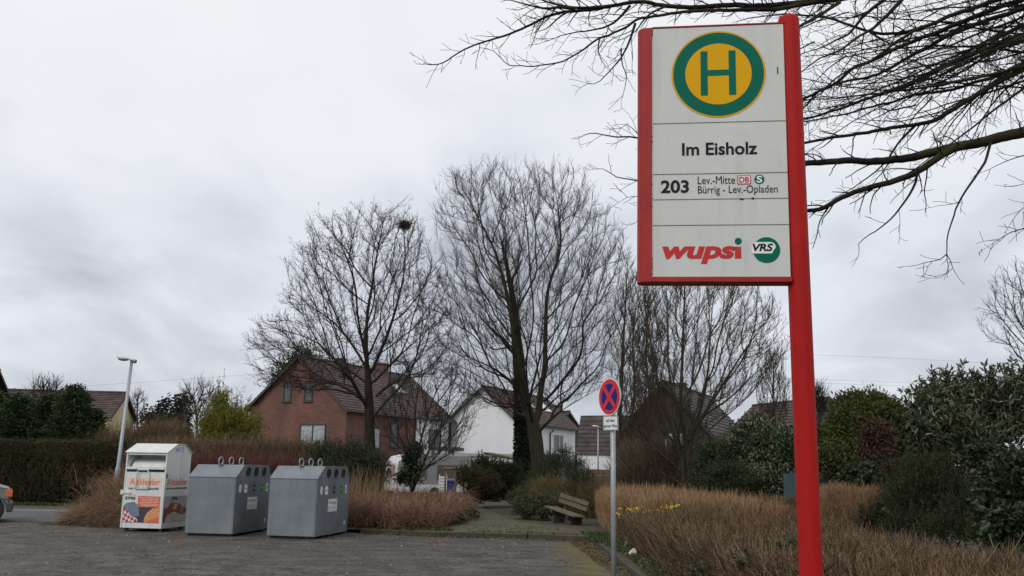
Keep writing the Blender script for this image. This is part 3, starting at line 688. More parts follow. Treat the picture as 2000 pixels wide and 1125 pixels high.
# ------------------------------------------------------------------ street lamps
M_lampw = mat('lamp_shell', (.55, .56, .54), .45, 0, .08, 5); M_lampg = mat('lamp_glass', (.30, .31, .30), .2, 0, .1); M_lampd = mat('lamp_cap', (.16, .16, .155), .6)
def street_lamp(label, top, bot, door_z, head_len, head_dir, r0, r1):
    """top/bot are world points of the pole axis"""
    t = thing('street_lamp', label, 'street lamp', tuple(bot), 0, 'street lamps')
    ax = np.array(top) - np.array(bot); ln = np.linalg.norm(ax); u = ax / ln
    mb = MB()
    if door_z: k = door_z / ln; mb.tube([u * 0, u * (door_z - .03), u * door_z, u * (door_z + .05), u * ln], [r0 * 1.35, r0 * 1.35, r0 * 1.25, r0, r1], 14)
    else: mb.tube([u * 0, u * ln], [r0, r1], 10)
    mb.build('pole', M_galv, t, True)
    hd = np.array(head_dir, float); hd /= np.linalg.norm(hd); up = np.array([0, 0, 1.]); sd_ = np.cross(hd, up); c = ax
    secs = [(-.10, .055, .045), (-.02, .075, .07), (.10, .10, .085), (.26, .125, .085), (.38, .11, .06), (.46, .05, .02)]
    mb = MB(); n = 14; vs = []; s = head_len / .56
    for x, wd, h in secs:
        for j in range(n):
            a = PI * j / (n - 1); vs.append(c + hd * x * s + sd_ * wd * s * math.cos(a) + up * (h * s * math.sin(a) + .0 + .10 * x * s))
    fs = [(i * n + j, i * n + j + 1, (i + 1) * n + j + 1, (i + 1) * n + j) for i in range(len(secs) - 1) for j in range(n - 1)]
    fs += [tuple(range(n))[::-1], tuple((len(secs) - 1) * n + j for j in range(n))]
    fs += [(i * n, (i + 1) * n, (i + 1) * n + n - 1, i * n + n - 1) for i in range(len(secs) - 1)]
    mb.add(vs, fs); h_ = mb.build('lamp_head', M_lampw, t, True)
    mb = MB(); mb.sphere(c + hd * .24 * s + up * .012 * s, (.17 * s, .17 * s, .055 * s), 14, 8); mb.build('lamp_glass', M_lampg, h_, True)
    mb = MB(); mb.tube([c - hd * .14 * s - up * .02, c - hd * .03 * s - up * .01], [.05 * s, .07 * s], 12); mb.build('socket', M_lampd, t, True)
    return t
YL = 25.0
pt = at(257.5, 704, YL); pb = at(225, 958, YL); k = (0 - pb[2]) / (pt[2] - pb[2]); base = pb + (pt - pb) * k
street_lamp('leaning grey street lamp with a pale head behind the white clothes bank', pt, base, 1.40, .50, (-1, -.25, .08), .052, .040)
pt = at(1168, 834, 55); street_lamp('small distant street lamp in front of the dark tiled house', pt, (pt[0], 55, 0), 0, .46, (-1, -.2, .05), .05, .04)

# ------------------------------------------------------------------ parked car (only its tail is in the picture)
M_car = mat('silver_paint', (.17, .178, .19), .32, .25, .06, 3); M_bump = mat('grey_plastic', (.045, .047, .05), .6); M_glass = mat('dark_glass', (.015, .018, .02), .08, 0, .05)
M_amber = mat('amber_lens', (.55, .13, .03), .2); M_tyre = mat('tyre', (.018, .018, .019), .85); M_hub = mat('wheel_steel', (.22, .22, .22), .45, .6)
car = thing('parked_car', 'silver hatchback parked in the road with only its tail showing', 'car', (-12.70, 23.95, .008), R(29))
CW = 1.62
def car_shell(prof, y0, y1, tuck): 
    """profile lofted across the width with its edges drawn in"""
    mb = MB(); n = len(prof); rows = [(y0, tuck), (y0 + .10, .02), (y0 + .22, 0), (y1 - .22, 0), (y1 - .10, .02), (y1, tuck)]
    cx = sum(p[0] for p in prof) / n; cz_ = sum(p[1] for p in prof) / n; vs = []
    for y, k in rows:
        for x, z in prof: vs.append((x + (cx - x) * k * .5, y, z + (cz_ - z) * k * .8))
    fs = [(i * n + j, (i + 1) * n + j, (i + 1) * n + (j + 1) % n, i * n + (j + 1) % n) for i in range(len(rows) - 1) for j in range(n)]
    fs += [tuple(range(n)), tuple(range((len(rows) - 1) * n, len(rows) * n))[::-1]]
    mb.add(vs, fs); return mb
wa = [(.42 + .33 * math.cos(a), .30 + .33 * math.sin(a)) for a in np.linspace(0.05, PI - .05, 9)]
wf = [(3.05 + .33 * math.cos(a), .30 + .33 * math.sin(a)) for a in np.linspace(0.05, PI - .05, 9)]
prof = [(.04, .24)] + [(.06, .30)] + wa[::-1][1:-1] + [(.78, .26), (2.70, .26)] + wf[::-1][1:-1] + [(3.40, .26), (3.72, .30), (3.78, .60), (3.60, .74), (2.75, .86), (2.62, .92), (.62, .99), (.50, .985), (.10, .865), (.04, .83), (.02, .50)]
prof = [(-x, z) for x, z in prof]
b = car_shell(prof, 0, CW, .06).build('body', M_car, car, False, .02)
gl = [(-.50, .98), (-1.05, 1.30), (-1.25, 1.345), (-2.0, 1.34), (-2.15, 1.30), (-2.68, .91)]
car_shell(gl, .09, CW - .09, .10).build('window', M_glass, car, False, .02)
rf = [(-.98, 1.275), (-1.22, 1.365), (-2.02, 1.36), (-2.2, 1.28), (-2.0, 1.325), (-1.2, 1.325)]
mb = MB(); mb.prism(rf, (0, .15, 0), (1, 0, 0), (0, 0, 1), (0, CW - .3, 0)); mb.build('roof', M_car, car, False, .01)
mb = MB(); mb.box((-.09, -.015, .25), (.045, .10, .50)); mb.box((-.06, .10, .27), (.06, CW - .10, .50)); mb.box((-.09, CW - .10, .25), (.045, CW + .015, .50)); mb.build('bumper', M_bump, car, False, .03)
mb = MB(); mb.box((-3.5, -.008, .56), (-.05, .004, .59)); mb.build('side_moulding', M_bump, car)
mb = MB(); mb.box((-.62, -.004, .84), (-.05, .006, .848)); mb.build('panel_gap', M_dark, car)
mb = MB(); mb.tube([(-.42 + .345 * math.cos(a), -.003, .30 + .345 * math.sin(a)) for a in np.linspace(0, PI, 14)], .016, 6); mb.build('arch_lip', M_bump, car)
for y in (0, 1):
    mb = MB(); yy = -.006 if y == 0 else CW - .16; mb.box((-.15, yy, .63), (.012, yy + .166, .80)); mb.build('tail_light', M_amber, car, False, .012)
for x in (.42, 3.05):
    for y in (.005, CW - .175):
        mb = MB(); P = [(-x + .0, y + q, .295) for q in (0, .02, .15, .17)]
        mb.tube(P, [.26, .287, .287, .26], 24); wh = mb.build('wheel', M_tyre, car, True)
        mb = MB(); yo = y - .004 if y < .5 else y + .174; mb.tube([(-x, yo, .295), (-x, yo + .012, .295)], [.17, .19], 20); mb.build('rim', M_hub, wh)

# ------------------------------------------------------------------ bench
def wood_mat():
    mt = bpy.data.materials.new('weathered_wood'); N, L = nodes(mt); b = N['Principled BSDF']; b.inputs['Roughness'].default_value = .85
    n1 = noise(N, L, 1, 6, .7, mapping(N, L, obj_pos(N), (3, 40, 40)))
    r = ramp(N, [(.3, (.06, .048, .029)), (.55, (.105, .088, .055)), (.75, (.15, .13, .09))]); L.new(n1, r.inputs[0]); L.new(r.outputs[0], b.inputs['Base Color'])
    bn = N.new('ShaderNodeBump'); bn.inputs['Distance'].default_value = .006; L.new(n1, bn.inputs['Height']); L.new(bn.outputs[0], b.inputs['Normal']); return mt
M_wood = wood_mat(); M_conc = mat('bench_concrete', (.03, .027, .019), .95, 0, .3, 6, .3, 30, c2=(.06, .055, .036))
bn_ = thing('park_bench', 'weathered wooden park bench on concrete feet beside the slab path', 'bench', (1.018, 26.7, .07), 0)
bn_.rotation_euler = Euler((R(1), R(7.4), R(-62.5)), 'XYZ')
BL = 1.6
for k, y in enumerate((-.02, .12, .26)):
    mb = MB(); z = .44 - k * .012
    mb.box((0, y, z), (BL * .485, y + .125, z + .04)); mb.box((BL * .5, y, z + .004), (BL, y + .125, z + .044)); mb.build('seat_plank', M_wood, bn_, False, .006)
for k, z in enumerate((.60, .74)):
    mb = MB(); y = .36 + k * .045
    for x0, x1 in ((0.12, BL * .52), (BL * .535, BL + .02)):
        Mx = Matrix.Translation((0, y, z)) @ Matrix.Rotation(R(-14), 4, 'X'); mb.box((x0, 0, 0), (x1, .035, .115), 0, Mx)
    mb.build('back_plank', M_wood, bn_, False, .006)
for x in (.34, BL - .38):
    mb = MB(); mb.prism([(.0, -.08), (.34, -.08), (.42, .10), (.53, .86), (.46, .87), (.42, .44), (-.03, .43), (-.03, .36), (.08, .30)], (x, 0, 0), (0, 1, 0), (0, 0, 1), (.10, 0, 0)); mb.build('support', M_conc, bn_, False, .012)

# ------------------------------------------------------------------ houses
def brick_mat(name, c1, c2, mortar):
    mt = bpy.data.materials.new(name); N, L = nodes(mt); b = N['Principled BSDF']; b.inputs['Roughness'].default_value = .9
    p = obj_pos(N); s = N.new('ShaderNodeSeparateXYZ'); L.new(p, s.inputs[0])
    ad = N.new('ShaderNodeMath'); L.new(s.outputs[0], ad.inputs[0]); L.new(s.outputs[1], ad.inputs[1]); cmb = N.new('ShaderNodeCombineXYZ'); L.new(ad.outputs[0], cmb.inputs[0]); L.new(s.outputs[2], cmb.inputs[1])
    br = N.new('ShaderNodeTexBrick'); L.new(cmb.outputs[0], br.inputs[0]); br.inputs['Scale'].default_value = 1; br.inputs['Brick Width'].default_value = .25; br.inputs['Row Height'].default_value = .083
    br.inputs['Mortar Size'].default_value = .011; br.inputs['Color1'].default_value = (*c1, 1); br.inputs['Color2'].default_value = (*c2, 1); br.inputs['Mortar'].default_value = (*mortar, 1)
    r = ramp(N, [(.3, (.62, .62, .62)), (.7, (1.25, 1.2, 1.18))]); L.new(noise(N, L, .55, 7, .65, p), r.inputs[0])
    L.new(mixc(N, L, 1.0, br.outputs[0], r.outputs[0], 'MULTIPLY'), b.inputs['Base Color']); return mt
M_brick = brick_mat('red_brick', (.125, .052, .040), (.170, .075, .055), (.14, .092, .078))
M_render = mat('white_render', (.62, .63, .65), .9, 0, .06, .5, c2=(.72, .73, .745)); M_cream_w = mat('cream_render', (.62, .50, .27), .9, 0, .06, .6, c2=(.68, .57, .33))
M_shing = mat('dark_slate', (.035, .03, .03), .8, 0, .3, 2, c2=(.065, .055, .052))
def tile_mat(name, c1, c2):
    mt = bpy.data.materials.new(name); N, L = nodes(mt); b = N['Principled BSDF']; b.inputs['Roughness'].default_value = .75
    p = obj_pos(N); br = N.new('ShaderNodeTexBrick'); L.new(mapping(N, L, p, (1, .001, .001)), br.inputs[0]); br.inputs['Scale'].default_value = 1; br.inputs['Brick Width'].default_value = .3; br.inputs['Row Height'].default_value = 9; br.inputs['Mortar Size'].default_value = .02; br.offset = 0
    br.inputs['Color1'].default_value = (*c1, 1); br.inputs['Color2'].default_value = (*c1, 1); br.inputs['Mortar'].default_value = tuple(x * .45 for x in c1) + (1,)
    r = ramp(N, [(.35, (0, 0, 0)), (.68, (1, 1, 1))]); L.new(noise(N, L, 1.4, 8, .72, p), r.inputs[0])
    L.new(mixc(N, L, r.outputs[0], br.outputs[0], c2), b.inputs['Base Color']); return mt
M_tile = tile_mat('brown_roof_tile', (.045, .028, .024), (.090, .058, .048)); M_tiled = tile_mat('dark_roof_tile', (.045, .034, .031), (.08, .066, .06)); M_tiler = tile_mat('red_roof_tile', (.060, .032, .025), (.092, .052, .040))
M_frame_d = mat('dark_window_frame', (.035, .03, .025), .5); M_frame_w = mat('white_window_frame', (.70, .71, .72), .5)
M_zinc = mat('zinc_gutter', (.055, .055, .056), .6, .2); M_curt = mat('curtain_pane', (.30, .33, .36), .25, 0, .45, 5)
M_pane = mat('window_pane', (.05, .06, .07), .06, 0, .3, 3)

class House:
    def __init__(s, label, corner, theta, L_, w_, eave, ridge, wall, roof, cat='house', name='house', rows=None, over=.30, asym=.5, group=None):
        s.t = thing(name, label, cat, (*corner, 0), R(90) - theta, group)
        s.L, s.w, s.e, s.r, s.over = L_, w_, eave, ridge, over; ym = w_ * asym; s.ym = ym
        mb = MB(); mb.prism([(0, -.2), (0, eave), (ym, ridge), (w_, eave), (w_, -.2)], (0, 0, 0), (0, 1, 0), (0, 0, 1), (L_, 0, 0)); s.wall = mb.build('wall', wall, s.t)
        mb = MB(); rise = ridge - eave
        for side in (0, 1):
            run = ym if side == 0 else w_ - ym; ln = math.hypot(run, rise); a = math.atan2(rise, run); tot = ln + over / math.cos(a) * .9
            n = rows or max(6, int(tot / .27)); dl = tot / n
            for i in range(n):
                d0 = tot - i * dl; d1 = max(0, d0 - dl - .05)          # distance down the slope from the ridge
                def pt(d, h): y = d * math.cos(a); z = ridge - d * math.sin(a); yy = ym - y if side == 0 else ym + y; return (yy + (-math.sin(a) * h if side == 0 else math.sin(a) * h), z + math.cos(a) * h)
                lo = [pt(d0, .035), pt(d0, .095), pt(d1, .055), pt(d1, .02)]
                mb.prism(lo, (-over, 0, 0), (0, 1, 0), (0, 0, 1), (L_ + 2 * over, 0, 0))
        mb.tube([(-over - .01, ym, ridge + .07), (L_ + over + .01, ym, ridge + .07)], .10, 8)
        s.roof = mb.build('roof', roof, s.t)
        s.a = math.atan2(rise, ym)
        mb = MB()
        for side in (0, 1):
            run = ym if side == 0 else w_ - ym; a = math.atan2(rise, run); sg = -1 if side == 0 else 1
            ye = (0 if side == 0 else w_) + sg * over * .9; ze = eave - over * .9 * math.tan(a)
            mb.prism([(ym, ridge - .10), (ym, ridge + .03), (ye, ze + .03), (ye, ze - .12)], (-over - .012, 0, 0), (0, 1, 0), (0, 0, 1), (.025, 0, 0))
        mb.build('verge_board', M_zinc, s.t)
        mb = MB(); ze = eave - over * math.tan(s.a) - .02; mb.tube([(-over, -over - .05, ze), (L_ + over, -over - .05, ze)], .065, 8); s.gut = mb.build('gutter', M_zinc, s.t)
    def window(s, face, u, z0, wd, h, frame, pane=None, bars=(.5,), sill=True):
        """face 'g' = gable x=0, 's' = long side y=0; u from the shared corner"""
        if face == 'g': o, a, n = (0, u, 0), (0, 1, 0), (-1, 0, 0)
        else: o, a, n = (u, 0, 0), (1, 0, 0), (0, -1, 0)
        o, a, n, b = np.array(o, float), np.array(a, float), np.array(n, float), np.array((0, 0, 1.)); t = .07
        def bar(mb, x0, q0, x1, q1, d0, d1): mb.prism([(x0, q0), (x1, q0), (x1, q1), (x0, q1)], o + n * d0, a, b, n * (d1 - d0))
        mb = MB(); bar(mb, 0, z0, t, z0 + h, 0, .05); bar(mb, wd - t, z0, wd, z0 + h, 0, .05); bar(mb, t, z0, wd - t, z0 + t, 0, .048); bar(mb, t, z0 + h - t, wd - t, z0 + h, 0, .048)
        for f in bars: bar(mb, wd * f - .04, z0 + t, wd * f + .04, z0 + h - t, 0, .046)
        f_ = mb.build('window', frame, s.t)
        mb = MB(); bar(mb, t - .003, z0 + t - .003, wd - t + .003, z0 + h - t + .003, 0, .012); mb.build('pane', pane or M_pane, f_)
        if sill: mb = MB(); bar(mb, -.05, z0 - .05, wd + .05, z0 - .004, 0, .09); mb.build('sill', frame, f_)
        return f_
    def patch(s, name, face, u0, z0, u1, z1, mt, d=.03, parent=None):
        if face == 'g': o, a, n = (0, 0, 0), (0, 1, 0), (-1, 0, 0)
        else: o, a, n = (0, 0, 0), (1, 0, 0), (0, -1, 0)
        mb = MB(); mb.prism([(u0, z0), (u1, z0), (u1, z1), (u0, z1)], o, a, (0, 0, 1), np.array(n, float) * d); return mb.build(name, mt, parent or s.t)
    def chimney(s, x, y, wd, h, mt):
        z = s.r - abs(y - s.ym) * math.tan(s.a); mb = MB(); mb.box((x, y, z - .3), (x + wd, y + wd, z + h)); mb.box((x - .04, y - .04, z + h + .002), (x + wd + .04, y + wd + .04, z + h + .08)); mb.build('chimney', mt, s.roof)
    def rooflight(s, x, d, wd, h, mt):
        mb = MB(); Mx = Matrix.Translation((x, s.ym - d * math.cos(s.a), s.r - d * math.sin(s.a))) @ Matrix.Rotation(s.a, 4, 'X'); mb.box((0, -h, .09), (wd, 0, .15), 0, Mx); mb.build('rooflight', mt, s.roof)
TH = R(24.8)
h1 = House('red brick house with brown tiled roof and a white rendered end', (-9.78, 55.0), TH, 13.0, 7.3, 5.0, 8.1, M_brick, M_tile, name='brick_house')
h1.window('g', 1.42, 2.62, 1.9, 1.35, M_frame_d, M_curt)
h1.window('g', 2.55, 5.35, .62, 1.15, M_frame_d, M_pane, bars=()); h1.window('g', 4.15, 5.35, .62, 1.15, M_frame_d, M_pane, bars=())
for u, z0, wd, h in ((2.6, 2.6, 1.2, 1.3), (5.0, 2.75, 1.0, 1.6)): h1.window('s', u, z0, wd, h, M_frame_d, M_curt if u < 3 else M_pane, bars=())
h1.window('s', 2.4, .15, 1.0, .65, M_frame_d, bars=(), sill=False); h1.window('s', 5.1, .15, 1.1, .65, M_frame_d, bars=(), sill=False)
h1.patch('rendered_wall', 's', 8.2, -.2, 12.99, 4.92, M_render, .04)
f_ = h1.window('s', 9.9, 2.85, 1.7, 1.25, M_frame_d); f_.location.y = -.042
f_ = h1.window('s', 11.2, .5, .7, .9, M_frame_d, bars=()); f_.location.y = -.042
mb = MB(); mb.tube([(12.8, -.14, -.2), (12.8, -.14, 4.7)], .09, 8); mb.build('downpipe', M_zinc, h1.t)
h1.chimney(9.2, 3.5, .75, .7, M_brick); h1.rooflight(8.6, 1.5, .8, 1.0, M_curt); h1.chimney(4.3, 3.55, .5, .45, M_shing)

h2 = House('white rendered house with plain gable wall and brown tiled roof', (.44, 65.0), TH, 11.8, 5.2, 4.95, 7.25, M_render, M_tiler, name='white_house')
h2.window('s', 7.0, 2.75, 2.1, 1.45, M_frame_w, M_pane, bars=(.6,)); h2.patch('balcony_panel', 's', 3.6, 1.55, 6.3, 2.6, M_shing, .9)
mb = MB(); mb.tube([(6.3, -.35, 4.45), (6.2, -.1, 4.2), (6.2, -.1, -.1)], .06, 8); mb.build('downpipe', M_zinc, h2.t)
h2.rooflight(5.2, .7, 1.0, 1.1, M_curt); h2.rooflight(8.0, 1.0, 1.2, 1.0, M_frame_w)
# annex wall of the white house with a garage opening
ga = thing('garage', 'low flat white garage below the white gable wall', 'garage', (-3.9, 58.5, 0), R(-6))
mb = MB(); mb.box((-1.2, 0, -.1), (4.4, 5, 2.25)); mb.build('wall', M_render, ga); mb = MB(); mb.box((-1.35, -.15, 2.255), (4.55, 5.1, 2.42)); mb.build('roof', M_lampg, ga); mb = MB(); mb.box((-.2, -.03, -.05), (2.1, -.003, 1.95)); mb.build('door', M_curt, ga)

# low house with the steep dark tiled front, its right gable white
h3 = thing('tiled_house', 'house with a steep dark tiled front above white walls', 'house', (4.55, 60.5, 0), R(-24))
W3, D3 = 3.0, 5.0; e3, r3 = 2.45, 4.95
mb = MB(); mb.prism([(0, -.1), (0, e3), (.95, r3), (3.4, r3 - .1), (D3, e3), (D3, -.1)], (-.1, 0, 0), (0, 1, 0), (0, 0, 1), (W3 + .1, 0, 0)); mb.build('wall', M_render, h3)
mb = MB(); a3 = math.atan2(r3 - e3, .95); n = 9
for i in range(n):
    f0, f1 = i / n, (i + 1.15) / n
    p = lambda f, h: (.95 * f - math.sin(a3) * h, e3 + (r3 - e3) * f + math.cos(a3) * h)
    mb.prism([p(f0, .02), p(f0, .10), p(min(1.02, f1), .055), p(min(1.02, f1), .02)], (-.2, 0, 0), (0, 1, 0), (0, 0, 1), (W3 + .3, 0, 0))
mb.prism([(.9, r3 + .02), (.9, r3 + .12), (3.4, r3 + .02), (5.2, e3 + .05), (5.2, e3 - .08), (3.4, r3 - .08)], (-.2, 0, 0), (0, 1, 0), (0, 0, 1), (W3 + .3, 0, 0)); mb.build('roof', M_tiled, h3)

h4 = House('small dark roofed house peak with a chimney behind the white house', (7.2, 86.0), R(-30), 7, 4.2, 4.2, 6.7, M_shing, M_tiled); h4.chimney(.3, 2.5, .9, 1.0, M_shing)
h5 = House('dark shingled house with small white windows behind the dense bare tree', (9.6, 43.5), TH, 9.5, 4.6, 3.3, 5.75, M_shing, M_tiled, name='shingled_house', over=.35)
h5.window('g', 1.3, 2.55, 1.0, .75, M_frame_w, M_curt); h5.window('s', 1.6, 2.3, 1.3, .75, M_frame_w, M_curt); h5.chimney(2.6, 2.0, .6, .5, M_shing)
h6 = House('dark gabled house with a brown lower roof beside the red pole', (18.6, 50.0), R(-18), 7, 3.0, 4.2, 5.5, M_shing, M_tile, over=.2)
h6.patch('white_trim', 's', .0, 3.1, 1.2, 3.25, M_frame_w, .06)
h7 = House('cream gabled house with a brown roof behind the dark evergreens', (-29.4, 72.0), R(-95.7), 9.0, 6.0, 4.7, 6.55, M_cream_w, M_tile)
h8 = House('dark roofed house gable at the photo edge above the evergreen hedge trees', (-31.6, 58.0), R(-95), 8, 5, 4.9, 6.8, M_shing, M_tiled); h8.window('s', 1.1, 4.0, .3, .8, M_frame_w, bars=(), sill=False)

# ------------------------------------------------------------------ caravan, carport, small garden things
M_cvw = mat('caravan_white', (.55, .56, .56), .4, 0, .08, 1.5); M_cvshade = mat('caravan_white_shaded', (.21, .22, .225), .5, 0, .1, 2)  # one white caravan: the grey body tone has its shade painted in
M_rose = mat('curtain_rose', (.28, .16, .14), .5, 0, .3, 8); M_brownc = mat('curtain_brown', (.10, .075, .05), .4, 0, .4, 10)
cp = at(775, 945, 44)
cv_ = thing('caravan', 'white touring caravan parked beneath the brick house', 'caravan', (cp[0], 44, 0), R(24))
side = [(0, .35), (0, 1.0), (.06, 1.7), (.30, 2.02), (.8, 2.14), (3.6, 2.14), (3.9, 1.9), (4.0, .9), (3.9, .35)]
mb = MB(); mb.prism(side, (0, 0, 0), (1, 0, 0), (0, 0, 1), (0, 2.1, 0)); mb.build('body', M_cvshade, cv_, False, .06)
mb = MB(); sd2 = [(-.012, .36), (-.012, 1.0), (.05, 1.71), (.29, 2.035), (.8, 2.155), (.8, 2.145), (.31, 2.022), (.07, 1.695), (.004, 1.0), (.004, .36)]
mb.prism(sd2, (0, .05, 0), (1, 0, 0), (0, 0, 1), (0, 2.0, 0)); mb.build('front_shell', M_cvw, cv_)
mb = MB(); mb.prism([(-.035, 1.12), (.035, 1.62), (.02, 1.63), (-.05, 1.13)], (0, .5, 0), (1, 0, 0), (0, 0, 1), (0, 1.1, 0)); mb.build('front_window', M_rose, cv_)
for x0, x1, z0, z1 in ((2.0, 2.85, .95, 1.65), (.75, 1.45, 1.1, 1.65)):
    mb = MB(); mb.box((x0, -.03, z0), (x1, -.004, z1)); mb.build('side_window', M_brownc, cv_)
mb = MB(); mb.box((.05, -.02, .36), (3.88, -.002, .72)); mb.build('skirt', M_cvw, cv_)
mb = MB(); mb.tube([(1.9, -.03, .3), (1.9, .15, .3)], .30, 18); mb.build('wheel', M_tyre, cv_)
M_timb = mat('dark_timber', (.03, .03, .032), .7)
pp = at(840, 877, 50)
pg = thing('carport', 'dark carport frame in front of the white rendered house end', 'carport', (pp[0], 50, 0), R(-4))
mb = MB(); zt_ = zat(875, 50, 860); mb.box((0, 0, zt_ - .10), (1.55, 2.5, zt_ + .06)); mb.build('roof_beam', M_timb, pg)
for x in (.42, 1.18):
    mb = MB(); mb.box((x, .05, 0), (x + .12, .17, zt_ - .11)); mb.build('post', M_timb, pg)
pp = at(861, 948, 40); mb = MB()
for i in range(9): mb.box((0, 0, .12 + i * .12), (.36, .03, .21 + i * .12))
mb.box((.01, .031, 0), (.05, .07, 1.25)); mb.box((.31, .031, 0), (.35, .07, 1.25)); o = mb.build('garden_gate', M_frame_w); o.location = (pp[0] - .1, 40, 0); tag(o, 'small white slatted garden gate beside the blue bin', 'gate')
pp = at(877, 950, 42); bn2 = thing('wheelie_bin', 'blue wheelie bin standing by the white garden gate', 'bin', (pp[0], 42, 0), R(10)); M_bin = mat('bin_blue', (.02, .035, .15), .5)
mb = MB(); mb.add([(-.20, -.2, .05), (.20, -.2, .05), (.20, .2, .05), (-.20, .2, .05), (-.25, -.26, .92), (.25, -.26, .92), (.25, .28, .92), (-.25, .28, .92)], [(0, 3, 2, 1), (4, 5, 6, 7), (0, 1, 5, 4), (1, 2, 6, 5), (2, 3, 7, 6), (3, 0, 4, 7)]); mb.build('body', M_bin, bn2, False, .02)
mb = MB(); mb.prism([(-.30, .93), (-.28, .99), (.22, 1.05), (.32, .97), (.32, .93)], (-.27, 0, 0), (0, 1, 0), (0, 0, 1), (.54, 0, 0)); mb.build('lid', M_bin, bn2, False, .01)
for x in (-.2, .2):
    mb = MB(); mb.tube([(x - .03, .24, .1), (x + .03, .24, .1)], .1, 12); mb.build('wheel', M_tyre, bn2)
M_stake = mat('stake_wood', (.17, .13, .085), .85, 0, .25, 6)
pp = at(888, 958, 35); tg = thing('tree_guard', 'wooden three post support frame round a young tree', 'tree guard', (pp[0], 35, 0), R(8))
zg = zat(914, 35, 888)
for x, y in ((-.36, 0), (.0, -.25), (.34, .1)): mb = MB(); mb.tube([(x, y, 0), (x, y, zg)], .04, 8); mb.build('post', M_stake, tg, True)
for p, q in (((-.44, .01), (.40, .12)), ((-.42, -.02), (.06, -.27)), ((-.04, -.27), (.40, .08))): mb = MB(); mb.tube([(*p, zg - .03), (*q, zg - .03)], .045, 8); mb.build('crossbar', M_stake, tg, True)
pp = at(980, 905, 46); M_mossr = mat('mossy_roof', (.035, .04, .018), .9, 0, .4, 3, c2=(.075, .085, .03)); sh = thing('garden_shed', 'low garden shed with a mossy sloping roof below the white gable', 'shed', (pp[0], 46, 0), R(-12))
zs_ = zat(900, 46, 980); mb = MB(); mb.prism([(-.95, zs_ + .32), (-.95, zs_ + .42), (1.3, zs_ - .0), (1.3, zs_ - .1)], (0, 0, 0), (1, 0, 0), (0, 0, 1), (0, 2.2, 0)); mb.build('roof', M_mossr, sh)
mb = MB(); mb.box((-.8, .1, 0), (1.15, 2.0, zs_ - .14)); mb.build('wall', M_timb, sh)
pp = at(1172, 945, 30); M_crate = mat('brown_board', (.095, .06, .038), .85, 0, .2, 8, c2=(.14, .09, .06)); cr_ = thing('compost_box', 'brown boarded compost box among the twigs behind the bench', 'compost box', (pp[0], 30, 0), R(-8))
zb = zat(917, 30, 1172); mb = MB()
for i in range(8): mb.box((-.42, 0, i * zb / 8 + .01), (.44, .03, (i + 1) * zb / 8))
mb.build('board_panel', M_crate, cr_); mb = MB()
for i in range(8): mb.box((-.42, .9, i * zb / 8 + .01), (.44, .93, (i + 1) * zb / 8))
mb.build('board_panel', M_crate, cr_)
for x in (-.46, .445):
    mb = MB(); mb.box((x, -.01, 0), (x + .03, .94, zb + .04)); mb.build('side_panel', M_crate, cr_)

# green privacy screen on leaning concrete posts
M_net = mat('green_screen', (.022, .055, .06), .8, 0, .15, 3, .2, 30, c2=(.04, .085, .09)); M_cpost = mat('concrete_post', (.055, .055, .048), .9, 0, .2, 6)
fl = at(1530, 935, 19); frp = at(2010, 935, 17.6)
fc = thing('screen_fence', 'wire fence with blue green privacy screen under the laurel', 'fence', (fl[0], fl[1], 0), math.atan2(frp[1] - fl[1], frp[0] - fl[0]))
FL = math.hypot(frp[0] - fl[0], frp[1] - fl[1]) + 3; zf0 = 1.56
mb = MB(); n = 40
vs = [(FL * i / n, .04 * math.sin(i * 1.9) + .02 * math.sin(i * 5.1), z + .03 * math.sin(i * 1.3) * (z > .8)) for z in (.55, 1.05, zf0) for i in range(n + 1)]; k = n + 1
vs += [(x, y + .012, z) for x, y, z in vs]; m_ = 3 * k
fs = [(r_ * k + i, r_ * k + i + 1, (r_ + 1) * k + i + 1, (r_ + 1) * k + i) for r_ in range(2) for i in range(n)] + [(m_ + r_ * k + i, m_ + (r_ + 1) * k + i, m_ + (r_ + 1) * k + i + 1, m_ + r_ * k + i + 1) for r_ in range(2) for i in range(n)]
mb.add(vs, fs); mb.build('screen', M_net, fc)
for i in range(3):
    x = 2.1 + i * 3.3; mb = MB(); mb.box((x, .05, 0), (x + .08, .13, 1.75)); mb.prism([(0, 1.74), (.08, 1.74), (-.14, 2.12), (-.20, 2.09)], (x, .05, 0), (1, 0, 0), (0, 0, 1), (0, .085, 0)); mb.build('post', M_cpost, fc)

# rubbish in the leaves
M_cup = mat('paper_white', (.6, .6, .58), .7)
for lab, px, Y, r_, s in (('crumpled white paper cup lying in leaves by the hedge foot', (1231, 1088), 0, R(60), 1.0), ('small brown and white can in leaves behind the paper cup', (1222, 1072), 0, R(10), .7)):
    p = gp(*px, .1); mb = MB(); mb.tube([(0, 0, 0), (0, 0, .11 * s)], [.032 * s, .045 * s], 12); mb.tube([(0, 0, .11 * s), (0, 0, .118 * s)], .048 * s, 12); o = mb.build('paper_cup' if s == 1 else 'drink_can', M_cup if s == 1 else M_stake); o.location = (p[0], p[1], .16); o.rotation_euler = (r_, .3, .4); tag(o, lab, 'litter')

# ================================================================== vegetation
def unit(v): return v / (np.linalg.norm(v, axis=-1, keepdims=True) + 1e-9)

